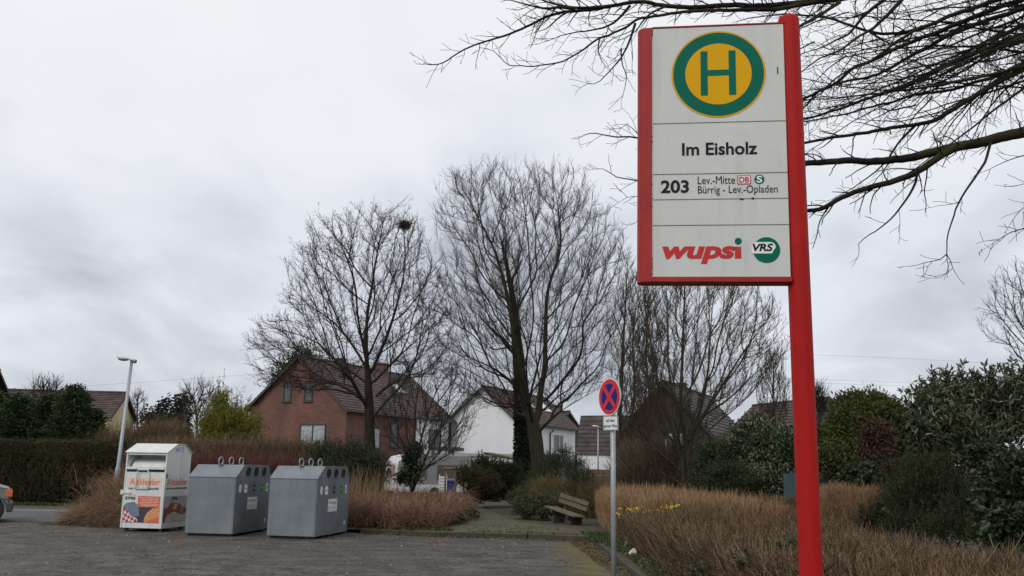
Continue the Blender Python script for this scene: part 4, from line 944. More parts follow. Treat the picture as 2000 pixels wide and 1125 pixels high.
def resample(pts, step):
    pts = np.asarray(pts, float)
    # Catmull-Rom through the traced points, then even spacing
    P = np.vstack([2 * pts[0] - pts[1], pts, 2 * pts[-1] - pts[-2]]); out = []
    for i in range(1, len(P) - 2):
        t = np.linspace(0, 1, 12, endpoint=False)[:, None]; a, b, c, d = P[i - 1:i + 3]
        out.append(.5 * ((2 * b) + (c - a) * t + (2 * a - 5 * b + 4 * c - d) * t ** 2 + (3 * b - a - 3 * c + d) * t ** 3))
    Q = np.vstack(out + [pts[-1:]]); s = np.concatenate([[0], np.cumsum(np.linalg.norm(np.diff(Q, axis=0), axis=1))])
    n = max(2, int(s[-1] / step) + 1); u = np.linspace(0, s[-1], n)
    return np.stack([np.interp(u, s, Q[:, k]) for k in range(3)], 1)

def in_poly(p, poly):
    x, y = p[:, 0], p[:, 1]; r = np.zeros(len(p), bool); n = len(poly)
    for i in range(n):
        x0, y0 = poly[i]; x1, y1 = poly[(i + 1) % n]
        c = ((y0 > y) != (y1 > y)) & (x < (x1 - x0) * (y - y0) / (y1 - y0 + 1e-12) + x0); r ^= c
    return r

def crown_points(poly, Y, n, depth=.75):
    """points filling a round crown whose outline was read off the photo"""
    poly = np.array(poly, float); lo, hi = poly.min(0), poly.max(0)
    # half widths per height
    vs = np.linspace(lo[1] + 1, hi[1] - 1, 60); ext = []
    for v in vs:
        xs = []
        for i in range(len(poly)):
            (x0, y0), (x1, y1) = poly[i], poly[(i + 1) % len(poly)]
            if (y0 > v) != (y1 > v): xs.append(x0 + (v - y0) * (x1 - x0) / (y1 - y0))
        ext.append((min(xs), max(xs)))
    ext = np.array(ext); out = []
    while len(out) < n:
        q = rng.uniform(lo, hi, (n, 2)); q = q[in_poly(q, poly)]
        for u, v in q:
            i = min(59, max(0, int((v - vs[0]) / (vs[-1] - vs[0]) * 59))); a, b = ext[i]; half = max(8, (b - a) / 2); t = (u - (a + b) / 2) / half
            d = half / F * Y * depth * math.sqrt(max(0, 1 - t * t)) * rng.uniform(-1, 1)
            if abs(t) > .72 and rng.random() < (abs(t) - .72) * 2.2: continue
            if v < vs[9] and rng.random() < (vs[9] - v) / (vs[9] - vs[0]) * .6: continue
            out.append(at(u, v, Y + d))
            if len(out) >= n: break
    return np.array(out)

def grow(limbs, T, bf=.55, step=.3, smooth=2):
    P, par, pl = [], [], []
    for li, l in enumerate(limbs):
        pts = resample(l, step)
        if li == 0: P.append(pts[0]); par.append(-1); pl.append(0.0); prev = 0; k0 = 1
        else:
            d = np.linalg.norm(np.array(P) - pts[0], axis=1); prev = int(np.argmin(d)); k0 = 1 if d[prev] < step * 1.2 else 0
        for p in pts[k0:]:
            pl.append(pl[prev] + np.linalg.norm(p - P[prev])); P.append(p); par.append(prev); prev = len(P) - 1
    n0 = len(P); n = len(T); A = np.array(P); pl0 = np.array(pl)
    best = np.full(n, 1e9); bp = np.zeros(n, int); bd = np.zeros(n)
    for j in range(len(A)):
        d = np.linalg.norm(T - A[j], axis=1); c = d + bf * pl0[j] ; k = c < best; best[k] = c[k]; bp[k] = j; bd[k] = d[k]
    alive = np.ones(n, bool); P = list(A)
    for _ in range(n):
        i = int(np.argmin(np.where(alive, best, 1e9))); alive[i] = False
        p = T[i]; j = bp[i]; L_ = pl[j] + bd[i]
        # long jumps get intermediate joints so they can bend
        k = int(bd[i] / (step * 1.3))
        for q in range(1, k + 1):
            f = q / (k + 1); mid = P[j] * (1 - f) + p * f
            P.append(mid + rng.normal(0, .02, 3)); par.append(len(P) - 2 if q > 1 else bp[i]); pl.append(pl[bp[i]] + bd[i] * f)
        P.append(p); par.append(len(P) - 2 if k > 0 else bp[i]); pl.append(L_); idx = len(P) - 1
        d = np.linalg.norm(T - p, axis=1); c = d + bf * L_; m_ = alive & (c < best); best[m_] = c[m_]; bp[m_] = idx; bd[m_] = d[m_]
    P = np.array(P); par = np.array(par); N_ = len(P)
    ch = [[] for _ in range(N_)]
    for i in range(N_):
        if par[i] >= 0: ch[par[i]].append(i)
    order = np.argsort(pl, kind='stable')
    size = np.ones(N_)
    for i in order[::-1]:
        if par[i] >= 0: size[par[i]] += size[i]
    main = np.array([max(c, key=lambda k: size[k]) if c else -1 for c in ch])
    for _ in range(smooth):
        Q = P.copy(); ok = (par >= 0) & (main >= 0); ok[:n0] = False
        Q[ok] = .5 * P[ok] + .25 * P[par[ok]] + .25 * P[main[ok]]; P = Q
    return P, par, ch, main, order

def radii(par, ch, order, r_root, r_tip):
    n = len(par)
    def run(e):
        w = np.zeros(n)
        for i in order[::-1]:
            if not ch[i]: w[i] = r_tip ** e
            if par[i] >= 0: w[par[i]] += w[i]
        return w ** (1 / e)
    a, b = 1.2, 4.0
    for _ in range(18):
        m_ = (a + b) / 2
        if run(m_)[order[0]] > r_root: a = m_
        else: b = m_
    return run((a + b) / 2)

M_barkA = bark('bark_dark', (.014, .012, .010), (.038, .031, .024), (.026, .026, .012), .3)
M_barkB = bark('bark_mossy', (.022, .018, .014), (.060, .049, .036), (.042, .038, .017), .6)
M_twig = bark('twig_bark', (.020, .016, .014), (.052, .042, .034)); M_twigb = bark('twig_brown', (.034, .026, .018), (.085, .064, .043))
M_seed = leafmat('dry_seeds', [(.03, .02, .014), (.075, .048, .03)], .9)

def build_tree(label, cat, base_limbs, T, r_root, r_tip=.006, bf=.55, name='bare_tree', step=.3, mats=None, tw=2, tlen=(.25, .55), tr=.0045, seeds=0, group=None, up=.25, sub=2, trunk_r=.05, root=None, tsub=None):
    P, par, ch, main, order = grow(base_limbs, T, bf, step)
    Rr = radii(par, ch, order, r_root, r_tip)
    # taper towards the root flare
    base = P[order[0]].copy(); base[2] = 0 if root is None else root
    t = thing(name, label, cat, tuple(base), 0, group)
    off = base; P = P - off
    big, small = Bulk(), Bulk(); done = np.zeros(len(P), bool)
    for i in order:
        if done[i]: continue
        chain = [i]; done[i] = True; j = main[i]
        while j >= 0: chain.append(j); done[j] = True; j = main[j]
        c = np.array(chain); pts = P[c]; rr = Rr[c].copy()
        if par[i] >= 0: pts = np.vstack([P[par[i]][None], pts]); rr = np.concatenate([[min(Rr[par[i]], rr[0] * 1.15)], rr])
        if len(pts) < 2: continue
        if len(rr) > 2: rr = np.convolve(np.pad(rr, 1, mode='edge'), [.25, .5, .25], 'valid')
        if i == order[0]:
            h = pts[:, 2] - pts[0, 2]; rr = rr * (1 + .55 * np.exp(-h / .25))
        # thick portion to the trunk, the rest to the crown
        k = int(np.sum(rr > trunk_r))
        if k >= 2: big.tube(pts[:k + 1] if k < len(pts) else pts, rr[:k + 1] if k < len(pts) else rr, 10)
        if k < len(pts) - 1:
            s_ = max(0, k - 0); q, r2 = pts[s_:], rr[s_:]
            if len(q) >= 2: small.tube(q, r2, 6 if r2[0] > .025 else 4)
    D = np.zeros_like(P); has = par >= 0; D[has] = unit(P[has] - P[par[has]])
    cand = np.where(has & (Rr < max(r_tip * 3.2, .014)))[0]
    allP = []
    for _ in range(tw):
        f = rng.uniform(0, 1, (len(cand), 1)); S = P[cand] * f + P[par[cand]] * (1 - f)
        d = unit(D[cand] * .9 + rng.normal(0, .36, (len(cand), 3)) + np.array((0, 0, up)))
        ln = rng.uniform(*tlen, len(cand)); e, d2 = small.twigs(S, d, ln, tr * 1.25, rng.normal(0, .3, (len(cand), 3)) + np.array((0, 0, .15)))
        allP.append(e)
        for k in range(sub):
            f = rng.uniform(.25, .95, (len(cand), 1)); S2 = S + d * (ln * .5)[:, None] * np.minimum(1, f * 2) + d2 * (ln * .5)[:, None] * np.maximum(0, f * 2 - 1)
            d3 = unit(d2 * .8 + rng.normal(0, .42, (len(cand), 3)) + np.array((0, 0, up))); e2, _ = small.twigs(S2, d3, ln * rng.uniform(.3, .6, len(cand)), tr, None); allP.append(e2)
    tm, cm = mats or (M_barkA, M_twig)
    if big.n: big.build('trunk', tm, t, True)
    small.build('crown', cm, t, True)
    if seeds:
        E = np.vstack(allP); pick = E[rng.random(len(E)) < seeds]; b = Bulk()
        for _ in range(3): b.leaves(pick + rng.normal(0, .03, pick.shape), unit(rng.normal(0, .6, pick.shape) + np.array((0, 0, -.9))), rng.uniform(.03, .07, len(pick)), .022)
        b.build('dry_seed', M_seed, t)['kind'] = 'stuff'
    return t

def limb(px, Y, dy=None):
    dy = dy or [0] * len(px); return np.array([at(u, v, Y + d) for (u, v), d in zip(px, dy)])

def ground_limb(px, Y, dy=None):
    """a limb whose first point is dropped to the ground"""
    l = limb(px, Y, dy); g = l[0].copy(); d = l[0] - l[1]; g = l[0] + d * (l[0][2] - 0.0) / max(.2, -d[2]) * .999 if l[0][2] > .05 else l[0]
    return np.vstack([g[None], l]) if l[0][2] > .05 else l

# overhead lines far behind
M_wire = mat('wire', (.05, .05, .055), .5)
for lab, v0, v1, Y in (('uppermost thin overhead power line crossing the far sky', 693, 711, 120), ('middle overhead power line of the three in the far sky', 741, 757, 120), ('lowest overhead power line of the three in the far sky', 748, 764, 122)):
    a = at(1590, v0, Y); b_ = at(1965, v1, Y); pts = resample([at(-700, v0 + 105, Y), at(-300, v0 + 90, Y), at(300, v0 + 52, Y), at(900, v0 + 10, Y), at(1300, v0 - 3, Y), a, b_, at(2600, v1 + 40, Y)], 6)
    mb = MB(); mb.tube(pts, .011, 5); o = mb.build('power_line', M_wire); tag(o, lab, 'power line', 'overhead power lines')
YA = 31.0
LA = [ground_limb([(724, 930), (724, 890), (722, 850), (721, 800), (719, 745), (716, 690), (717, 620), (727, 556), (738, 487), (750, 430)], YA),
      limb([(720, 727), (709, 673), (699, 620), (693, 556), (672, 492), (648, 450)], YA, [0, -.3, -.6, -.8, -1, -1.1]),
      limb([(721, 735), (734, 708), (759, 647), (780, 577), (791, 513), (788, 440)], YA, [0, .2, .4, .6, .7, .8]),
      limb([(721, 800), (701, 769), (682, 737), (636, 708), (567, 690), (498, 672)], YA, [0, -.4, -.8, -1.2, -1.5, -1.7]),
      limb([(719, 735), (706, 702), (663, 641), (609, 599), (556, 567)], YA, [0, .4, .9, 1.3, 1.6]),
      limb([(722, 755), (775, 700), (833, 647), (872, 610)], YA, [0, -.5, -.9, -1.2]),
      limb([(721, 790), (664, 752), (600, 745), (535, 738)], YA, [0, .6, 1.1, 1.4]),
      limb([(722, 785), (768, 748), (826, 735), (876, 740)], YA, [0, .5, .9, 1.0]),
      limb([(718, 700), (745, 640), (770, 610), (840, 560)], YA, [0, -.8, -1.3, -1.8]),
      limb([(717, 720), (712, 660), (735, 600), (715, 520)], YA, [0, 1.0, 1.6, 2.1])]
polyA = [(478, 640), (500, 625), (545, 610), (562, 560), (555, 490), (590, 470), (605, 425), (650, 405), (690, 415), (735, 395), (780, 392), (812, 410), (838, 450), (862, 500), (880, 560), (895, 620), (890, 680), (870, 725), (810, 745), (760, 720), (690, 730), (640, 765), (570, 770), (500, 740), (480, 700)]
build_tree('bare tree with a straight single trunk in front of the red brick house', 'tree', LA, crown_points(polyA, YA, 1600, .8), .175, .0056, .6, tw=3, seeds=.07, tlen=(.2, .5), tr=.0036)
# nest in its top
nst = Bulk(); c0 = at(790, 440, YA + .5); nP = rng.normal(0, 1, (900, 3)); nP = unit(nP) * rng.uniform(.05, .22, (900, 1)) * np.array((1, 1, .85))
nst.twigs(nP, rng.normal(0, 1, (900, 3)) * np.array((1, 1, .4)), rng.uniform(.08, .22, 900), .0045)
o = nst.build('bird_nest', M_twig); o.location = c0; tag(o, 'dark round bird nest high in the left bare tree', 'nest')

YB = 37.0
LB = [ground_limb([(1056, 945), (1050, 892), (1045, 848), (1039, 822), (1030, 792), (1022, 758), (1016, 728), (1009, 695), (999, 620), (983, 545), (965, 487), (938, 433), (908, 375)], YB, [0, 0, 0, 0, -.1, -.3, -.4, -.5, -.6, -.8, -1, -1.2, -1.3]),
      limb([(1041, 830), (1052, 806), (1056, 764), (1063, 726), (1065, 690), (1066, 631), (1070, 567), (1094, 487), (1090, 407), (1080, 350)], YB, [0, .2, .4, .6, .7, .8, .9, 1, 1, 1]),
      limb([(1027, 780), (994, 742), (962, 719), (915, 697), (850, 668)], YB, [0, -.4, -.9, -1.3, -1.8]),
      limb([(1046, 850), (1084, 812), (1132, 780), (1176, 756), (1215, 735)], YB, [0, -.6, -1.2, -1.7, -2]),
      limb([(1035, 812), (1000, 805), (966, 776), (925, 772), (885, 800)], YB, [0, .7, 1.3, 1.7, 1.9]),
      limb([(1018, 742), (1030, 690), (1042, 620), (1036, 540), (1030, 450), (1018, 360)], YB, [0, .5, 1, 1.3, 1.6, 1.8]),
      limb([(1062, 720), (1090, 660), (1130, 580), (1160, 500), (1170, 420)], YB, [0, -.6, -1.1, -1.5, -1.6]),
      limb([(1060, 745), (1110, 690), (1170, 630), (1215, 580)], YB, [0, .7, 1.4, 1.9]),
      limb([(1012, 705), (965, 630), (912, 560), (862, 490), (850, 420)], YB, [0, .6, 1.2, 1.6, 1.7]),
      limb([(1014, 722), (955, 665), (890, 620), (840, 590)], YB, [0, -1, -1.9, -2.4]),
      limb([(1065, 640), (1085, 570), (1130, 470), (1128, 380)], YB, [0, .6, 1.1, 1.3]),
      limb([(1000, 630), (1000, 560), (985, 470), (975, 380), (960, 330)], YB, [0, -.7, -1.2, -1.6, -1.7])]
polyB = [(838, 372), (862, 335), (900, 330), (935, 312), (985, 325), (1030, 318), (1075, 305), (1125, 318), (1150, 350), (1170, 390), (1195, 430), (1228, 470), (1240, 540), (1235, 620), (1222, 700), (1190, 750), (1130, 780), (1080, 800), (1060, 790), (1000, 800), (940, 800), (890, 770), (850, 715), (830, 660), (825, 600), (850, 540), (862, 470), (850, 420)]
build_tree('tallest bare tree forking low into two mossy trunks behind the bench', 'tree', LB, crown_points(polyB, YB, 2200, .8), .28, .0058, .6, tw=3, tlen=(.3, .68), tr=.0036, mats=(M_barkB, M_twig), up=.45, trunk_r=.06)
# ivy clad neighbour just behind
YI = 40.0
LI = [ground_limb([(1019, 935), (1020, 880), (1020, 830), (1017, 760), (1012, 690), (1004, 600), (990, 520), (972, 440)], YI)]
polyI = [(900, 560), (940, 460), (985, 400), (1030, 470), (1045, 580), (1030, 680), (960, 690), (910, 640)]
ivt = build_tree('slim ivy clad trunk close behind the twin trunked tree', 'tree', LI, crown_points(polyI, YI, 420, .6), .27, .0055, .5, tw=2, mats=(M_barkA, M_twig), up=.4)
M_ivy = leafmat('ivy_leaf', [(.010, .018, .009), (.022, .036, .015), (.045, .065, .028)], .45, .08, .3, 1.5)
iv = Bulk(); n = 5200; zz_ = rng.uniform(.1, 5.4, n); th = rng.uniform(0, 2 * PI, n)
ax = resample(LI[0], .1) - np.array(ivt.location); cx_ = np.stack([np.interp(zz_, ax[:, 2], ax[:, k]) for k in range(3)], 1); rad = (.34 - .022 * zz_) * rng.uniform(.8, 1.25, n)
iP = cx_ + np.stack([np.cos(th) * rad, np.sin(th) * rad, np.zeros(n)], 1)
iv.leaves(iP, unit(np.stack([np.cos(th), np.sin(th), rng.normal(-.3, .6, n)], 1) + rng.normal(0, .4, (n, 3))), rng.uniform(.07, .13, n), rng.uniform(.06, .1, n)); iv.build('ivy', M_ivy, ivt)

YC = 28.5
LC = [ground_limb([(1334, 975), (1336, 930), (1330, 890), (1320, 857), (1294, 782), (1278, 708), (1262, 615), (1255, 550)], YC),
      ground_limb([(1345, 975), (1343, 920), (1342, 880), (1330, 801), (1333, 690), (1337, 577), (1338, 500)], YC, [.1, .1, .1, .2, .3, .3, .3]),
      limb([(1342, 885), (1366, 805), (1382, 727), (1390, 615), (1400, 520)], YC, [.1, .4, .6, .8, .9]),
      limb([(1352, 850), (1411, 752), (1456, 682), (1508, 610)], YC, [.2, -.2, -.5, -.7]),
      limb([(1360, 820), (1423, 779), (1478, 727), (1533, 688)], YC, [.2, .7, 1.1, 1.4]),
      limb([(1324, 868), (1262, 809), (1238, 750), (1222, 680)], YC, [0, -.4, -.8, -1]),
      limb([(1335, 850), (1308, 740), (1305, 640), (1300, 530)], YC, [.1, -.6, -1, -1.2]),
      limb([(1335, 850), (1352, 740), (1362, 640), (1370, 530)], YC, [.1, 1.0, 1.4, 1.7]),
      limb([(1345, 860), (1395, 770), (1428, 690), (1450, 600)], YC, [.1, -.9, -1.4, -1.7])]
polyC = [(1222, 850), (1212, 760), (1222, 640), (1240, 540), (1300, 490), (1380, 480), (1450, 510), (1500, 560), (1532, 620), (1545, 690), (1520, 735), (1470, 770), (1430, 810), (1380, 850), (1330, 860), (1270, 865)]
build_tree('dense many stemmed bare tree below the bus stop panel', 'tree', LC, crown_points(polyC, YC, 1050, .8), .15, .0055, .68, tw=3, tlen=(.25, .55), tr=.0040, mats=(M_barkB, M_twigb), up=.55, seeds=.03)
# slender stems between the two big trees
for k, (px, Y, r_, lab) in enumerate((([(1192, 960), (1196, 910), (1208, 850), (1212, 780), (1216, 690), (1222, 590), (1226, 500)], 33, .085, 'slender leaning bare tree right behind the no stopping sign'),
        ([(1242, 960), (1240, 890), (1232, 845), (1240, 760), (1236, 660), (1248, 560)], 34, .06, 'thin crooked bare tree just right of the no stopping sign'),
        ([(1268, 960), (1266, 880), (1270, 790), (1262, 690), (1270, 570)], 31.5, .055, 'thin upright bare tree left of the dense bare tree'),
        ([(1512, 930), (1511, 860), (1510, 790), (1511, 730), (1510, 690)], 36, .05, 'narrow upright bare tree before the dark shingled roof'))):
    L0 = [ground_limb(px, Y)]; u1, v1 = px[-1]; wd = 40 if k < 3 else 36
    pol = [(u1 - wd * .4, v1 - 10), (u1 + wd * .4, v1 - 10), (u1 + wd, (v1 + 840) / 2), (u1 + wd * .7, 840), (u1 - wd * .7, 840), (u1 - wd, (v1 + 840) / 2)]
    build_tree(lab, 'tree', L0, crown_points(pol, Y, 380, .8), r_, .005, .8, tw=2, tlen=(.2, .5), tr=.0042, mats=(M_barkB, M_twigb), up=.7, trunk_r=.03)
# many stemmed shrub with ivy by the path
YS2 = 29.0
LS = [ground_limb([(806, 945), (815, 890), (830, 830), (850, 770), (872, 730)], YS2), ground_limb([(812, 945), (838, 880), (872, 820), (905, 770), (930, 745)], YS2, [.1, .2, .3, .4, .5]),
      ground_limb([(800, 945), (792, 890), (775, 830), (768, 770), (760, 730)], YS2, [0, -.2, -.4, -.5, -.6]), ground_limb([(804, 945), (808, 870), (812, 800), (818, 740)], YS2, [0, .3, .6, .7]), ground_limb([(810, 945), (850, 895), (880, 860), (910, 850)], YS2, [0, -.3, -.6, -.8])]
polyS = [(728, 830), (740, 765), (780, 715), (840, 690), (905, 705), (948, 760), (940, 820), (900, 880), (850, 915), (800, 920), (765, 885)]
shb = build_tree('bare spreading shrub with ivy round its stems left of the path', 'shrub', LS, crown_points(polyS, YS2, 700, .8), .07, .0045, .6, name='bare_shrub', tw=2, tlen=(.2, .45), tr=.0038, mats=(M_barkB, M_twig), up=.3, trunk_r=.022)
# distant little bare trees
for px, pol, Y, lab in (([(88, 850), (86, 800), (90, 765)], [(55, 790), (60, 755), (85, 738), (118, 745), (120, 790), (90, 800)], 50, 'small bare tree poking up between the dark evergreens'),
        ([(268, 850), (268, 810), (268, 785)], [(250, 815), (254, 778), (268, 762), (284, 775), (290, 815)], 78, 'small hazy bare tree beside the cream gable'),
        ([(385, 850), (383, 805), (376, 775)], [(345, 815), (350, 765), (372, 742), (415, 752), (425, 790), (400, 820)], 48, 'small bare tree behind the yellow green bush'),
        ([(1600, 880), (1602, 800), (1598, 760)], [(1585, 800), (1590, 760), (1600, 750), (1612, 775), (1612, 810)], 44, 'thin bare sapling by the dark gable right of the red pole'),
        ([(2060, 900), (2045, 760), (2030, 660), (2025, 560)], [(1903, 605), (1925, 565), (1960, 515), (2010, 500), (2080, 470), (2120, 600), (2090, 740), (2000, 720), (1960, 690), (1912, 668)], 20, 'bare tree at the photo edge above the laurel')):
    near = Y < 30
    build_tree(lab, 'tree', [ground_limb(px, Y)], crown_points(pol, Y, 420 if near else 130, .7), .09 if near else .07, .004 if near else .012, .6, tw=2, tlen=(.15, .3) if near else (.3, .7), tr=.003 if near else .008, up=.4, trunk_r=.03)

# ------------------------------------------------------------------ big tree whose limbs reach over from the right
M_limb = bark('limb_bark', (.007, .006, .006), (.024, .020, .017), (.032, .029, .012), .35)
class Sprout:
    def __init__(s): s.b = Bulk(); s.S = []; s.tips = []
    def line(s, pts, r0, r1, n): s.b.tube(pts, np.linspace(r0, r1, len(pts)) if np.isscalar(r0) else r0, n)
    def branch(s, p, d, ln, r, lev):
        """one zig-zag branch with its own side shoots"""
        step = .075 if lev < 2 else .04; n = max(3, int(ln / step)); pts = [p]; d = d / np.linalg.norm(d); dirs = [d]; droop = random.uniform(-.14, .12)
        for i in range(n):
            jj = (.12, .15, .24, .3)[min(3, lev)]; d = d + np.array([random.gauss(0, jj), random.gauss(0, jj), random.gauss(0, jj) + droop * (i / n) * .6]); d /= np.linalg.norm(d)
            pts.append(pts[-1] + d * step); dirs.append(d)
        pts = np.array(pts); s.line(pts, r, max(.0024, r * .42), 5 if r > .008 else 3)
        if lev >= 3: return
        i = 1 + int(random.random() * 2); sgn = 1
        while i < n:
            f = i / n; ax = unit(np.cross(dirs[i], np.array([random.gauss(0, .5), -1 + random.gauss(0, .35), random.gauss(0, .5)]))) * sgn; sgn = -sgn
            dd = dirs[i] * random.uniform(.45, .95) + ax * random.uniform(.5, .9) + np.array([0, random.gauss(0, .4), .05])
            l2 = ln * (1 - f * .6) * random.uniform(.2, .45)
            if l2 > .03: s.branch(pts[i], dd, min(l2, .75), max(.0024, r * (1 - .5 * f) * .6), lev + 1)
            i += 1 + int(random.random() * (3.4 if lev else 3))
    def limb(s, pts, r0, r1, gap=.12, start=.0, lmax=.72, lev=0):
        pts = resample(pts, .07); n = len(pts); k = np.linspace(0, 1, n)
        wob = np.cumsum(rng.normal(0, .004, (n, 3)), 0); wob -= k[:, None] * wob[-1]; pts = pts + wob
        rr = r0 + (r1 - r0) * k ** .8; s.b.tube(pts, rr, 8 if r0 > .02 else 6); T = unit(np.gradient(pts, axis=0)); i = int(start * n) + 1; sgn = 1
        while i < n - 1:
            f = i / n; ax = unit(np.cross(T[i], np.array([random.gauss(0, .4), -1 + random.gauss(0, .4), random.gauss(0, .4)]))) * sgn
            if random.random() < .8: sgn = -sgn
            dd = T[i] * random.uniform(.6, 1.1) + ax * random.uniform(.4, .9) + np.array([0, random.gauss(0, .45), 0])
            s.branch(pts[i], dd, random.uniform(.25, 1) * lmax * (1 - .55 * f), min(.009, max(.0032, rr[i] * random.uniform(.3, .55))), 1 + lev)
            i += max(1, int(gap / .07 * random.uniform(.4, 1.7)))
        s.branch(pts[-1], T[-1], .22, max(.002, r1), 2)
sp_ = Sprout(); TX, TY = 9.6, 12.0
def L_(px, Y, r0, r1, dY=0.0, **k):
    n = len(px); r0 *= 1.15; r1 *= 1.1; sp_.limb([at(u, v, Y + dY * i / (n - 1)) for i, (u, v) in enumerate(px)], r0, r1, **k)
# traced limbs, thick end first
L_([(2330, -190), (2000, -62), (1760, -16), (1640, 1), (1530, 10), (1400, 13), (1300, 11), (1250, 3), (1193, 11), (1150, 18), (1097, 22), (1065, 32), (1033, 47), (1001, 62), (975, 71), (937, 83), (911, 94), (890, 107), (868, 122), (847, 128), (838, 126)], 10.5, .075, .005, -1.2)
L_([(1190, 12), (1150, 15), (1118, 15), (1070, 6), (1035, -6)], 9.7, .022, .006); L_([(1125, 18), (1097, 14), (1060, 15), (1020, 6), (985, 0)], 9.6, .02, .004)
L_([(1700, -20), (1530, 16), (1400, 22), (1310, 29), (1250, 40), (1229, 54), (1197, 69), (1169, 77), (1150, 92), (1129, 107), (1107, 119), (1086, 124), (1060, 129), (1039, 131), (1011, 129), (992, 127), (969, 104)], 9.8, .032, .004, -.4)
L_([(1242, 45), (1236, 62), (1225, 88), (1213, 112), (1190, 138), (1166, 160), (1146, 164)], 9.5, .014, .003); L_([(1214, 96), (1215, 125), (1222, 150), (1218, 180), (1213, 198)], 9.5, .008, .002, gap=.2, lmax=.3)
L_([(1172, 76), (1168, 95), (1176, 120), (1190, 138)], 9.5, .008, .002, lmax=.4)
L_([(1230, 10), (1200, 45), (1160, 58), (1110, 66), (1062, 82)], 9.9, .016, .003); L_([(1110, 22), (1090, 36), (1060, 60), (1045, 52)], 9.6, .012, .003)
L_([(1300, 12), (1265, 30), (1240, 62), (1200, 82)], 10, .014, .003)
# sheaf of long branches right of the pole
for px, r0, r1, Y, dY in (
    ([(2300, -110), (2100, -40), (2000, 2), (1938, 20), (1861, 50), (1774, 82), (1699, 117), (1662, 132), (1632, 160), (1567, 192), (1500, 214), (1380, 240)], .05, .008, 11.0, -.6),
    ([(2200, -95), (1948, 2), (1874, 27), (1799, 56), (1739, 66), (1699, 62), (1650, 45), (1600, 35), (1540, 30), (1460, 36)], .045, .006, 10.6, -.4),
    ([(2300, -60), (2120, -12), (2000, 22), (1923, 45), (1849, 71), (1786, 104), (1724, 137), (1689, 150), (1637, 160), (1600, 175), (1560, 215), (1500, 250)], .048, .007, 11.3, -.7),
    ([(2300, -20), (2120, 28), (2000, 67), (1948, 85), (1873, 117), (1824, 140), (1774, 160), (1724, 180), (1662, 204), (1620, 219), (1560, 236), (1470, 262), (1400, 268)], .045, .006, 10.4, -.5),
    ([(2300, 20), (2150, 82), (2000, 122), (1948, 149), (1898, 164), (1848, 177), (1786, 184), (1724, 206), (1650, 225), (1560, 240), (1480, 250)], .04, .005, 11.6, -.6),
    ([(2300, 30), (2120, 92), (2000, 135), (1936, 170), (1873, 207), (1824, 234), (1786, 242), (1724, 252), (1650, 266), (1560, 281), (1450, 300), (1330, 330)], .046, .006, 10.1, -.4),
    ([(2250, -10), (2080, 55), (2000, 78), (1940, 100), (1870, 150), (1800, 178), (1740, 215), (1690, 240)], .03, .005, 12.0, -.5),
    ([(2250, -70), (2080, 10), (2000, 45), (1900, 95), (1830, 128), (1760, 170), (1700, 182), (1600, 188), (1570, 198)], .032, .005, 12.0, -.8),
    ([(2200, 50), (2060, 105), (2000, 128), (1920, 178), (1860, 240), (1830, 300)], .024, .004, 10.8, -.3), ([(2200, 40), (2060, 112), (1985, 160), (1935, 208), (1905, 260), (1885, 300)], .024, .004, 10.7, -.3),
    ([(2180, 60), (2040, 110), (1965, 145), (1938, 190), (1925, 240), (1918, 262)], .02, .004, 10.3, -.2), ([(1960, 160), (1972, 190), (1975, 240)], .010, .003, 10.3, 0),
    ([(1765, -6), (1722, 42), (1690, 68), (1640, 100), (1600, 115), (1566, 140)], .022, .005, 9.6, -.2), ([(1738, -8), (1690, 30), (1662, 62), (1640, 76), (1600, 95), (1562, 106)], .022, .004, 9.8, -.2),
    ([(1640, 4), (1610, 24), (1575, 42), (1540, 62), (1500, 70)], .02, .004, 9.4, -.2), ([(1800, 52), (1760, 76), (1700, 118), (1640, 150), (1600, 185), (1560, 210)], .018, .004, 9.9, -.2),
    ([(1700, 64), (1730, 82), (1780, 100), (1800, 112)], .014, .003, 10.3, 0), ([(1930, 45), (1880, 50), (1840, 68), (1790, 72), (1740, 82), (1690, 92), (1640, 102), (1570, 110)], .018, .004, 11.2, -.3),
    ([(1950, 90), (1890, 120), (1840, 142), (1790, 150), (1730, 138), (1690, 120), (1650, 108)], .014, .003, 10.9, 0), ([(1900, 165), (1860, 162), (1820, 155), (1760, 145), (1720, 132)], .012, .003, 10.5, 0),
    ([(2100, 70), (2000, 100), (1930, 118), (1880, 122), (1810, 132), (1740, 150), (1640, 170), (1570, 176)], .018, .003, 12.2, -.4), ([(1790, 205), (1730, 215), (1690, 190), (1640, 210), (1575, 212)], .010, .003, 10.4, 0)):
    L_(px, Y, r0, r1, dY, gap=.13)
# the two lowest limbs
L_([(2360, 150), (2150, 215), (2000, 252), (1935, 269), (1880, 281), (1800, 300), (1720, 311), (1660, 310), (1575, 314), (1450, 311), (1330, 292), (1240, 271), (1200, 268), (1160, 259), (1141, 264)], 9.6, .088, .004, -.3, gap=.22, start=.3)
L_([(1885, 281), (1830, 306), (1790, 331), (1740, 351), (1690, 367), (1640, 388), (1610, 403), (1570, 410), (1450, 402), (1330, 372), (1240, 350), (1205, 344), (1182, 332)], 9.4, .038, .004, -.2, gap=.2)
L_([(1340, 376), (1280, 388), (1235, 384), (1214, 392)], 9.2, .008, .002, lmax=.4); L_([(1300, 270), (1250, 262), (1222, 243), (1205, 262)], 9.3, .008, .002, lmax=.4); L_([(1330, 392), (1270, 405), (1246, 430)], 9.2, .007, .002, lmax=.3)
L_([(1793, 331), (1787, 362), (1765, 395), (1740, 425), (1716, 446), (1680, 472), (1678, 490)], 9.3, .014, .003, 0, gap=.26, lmax=.55)
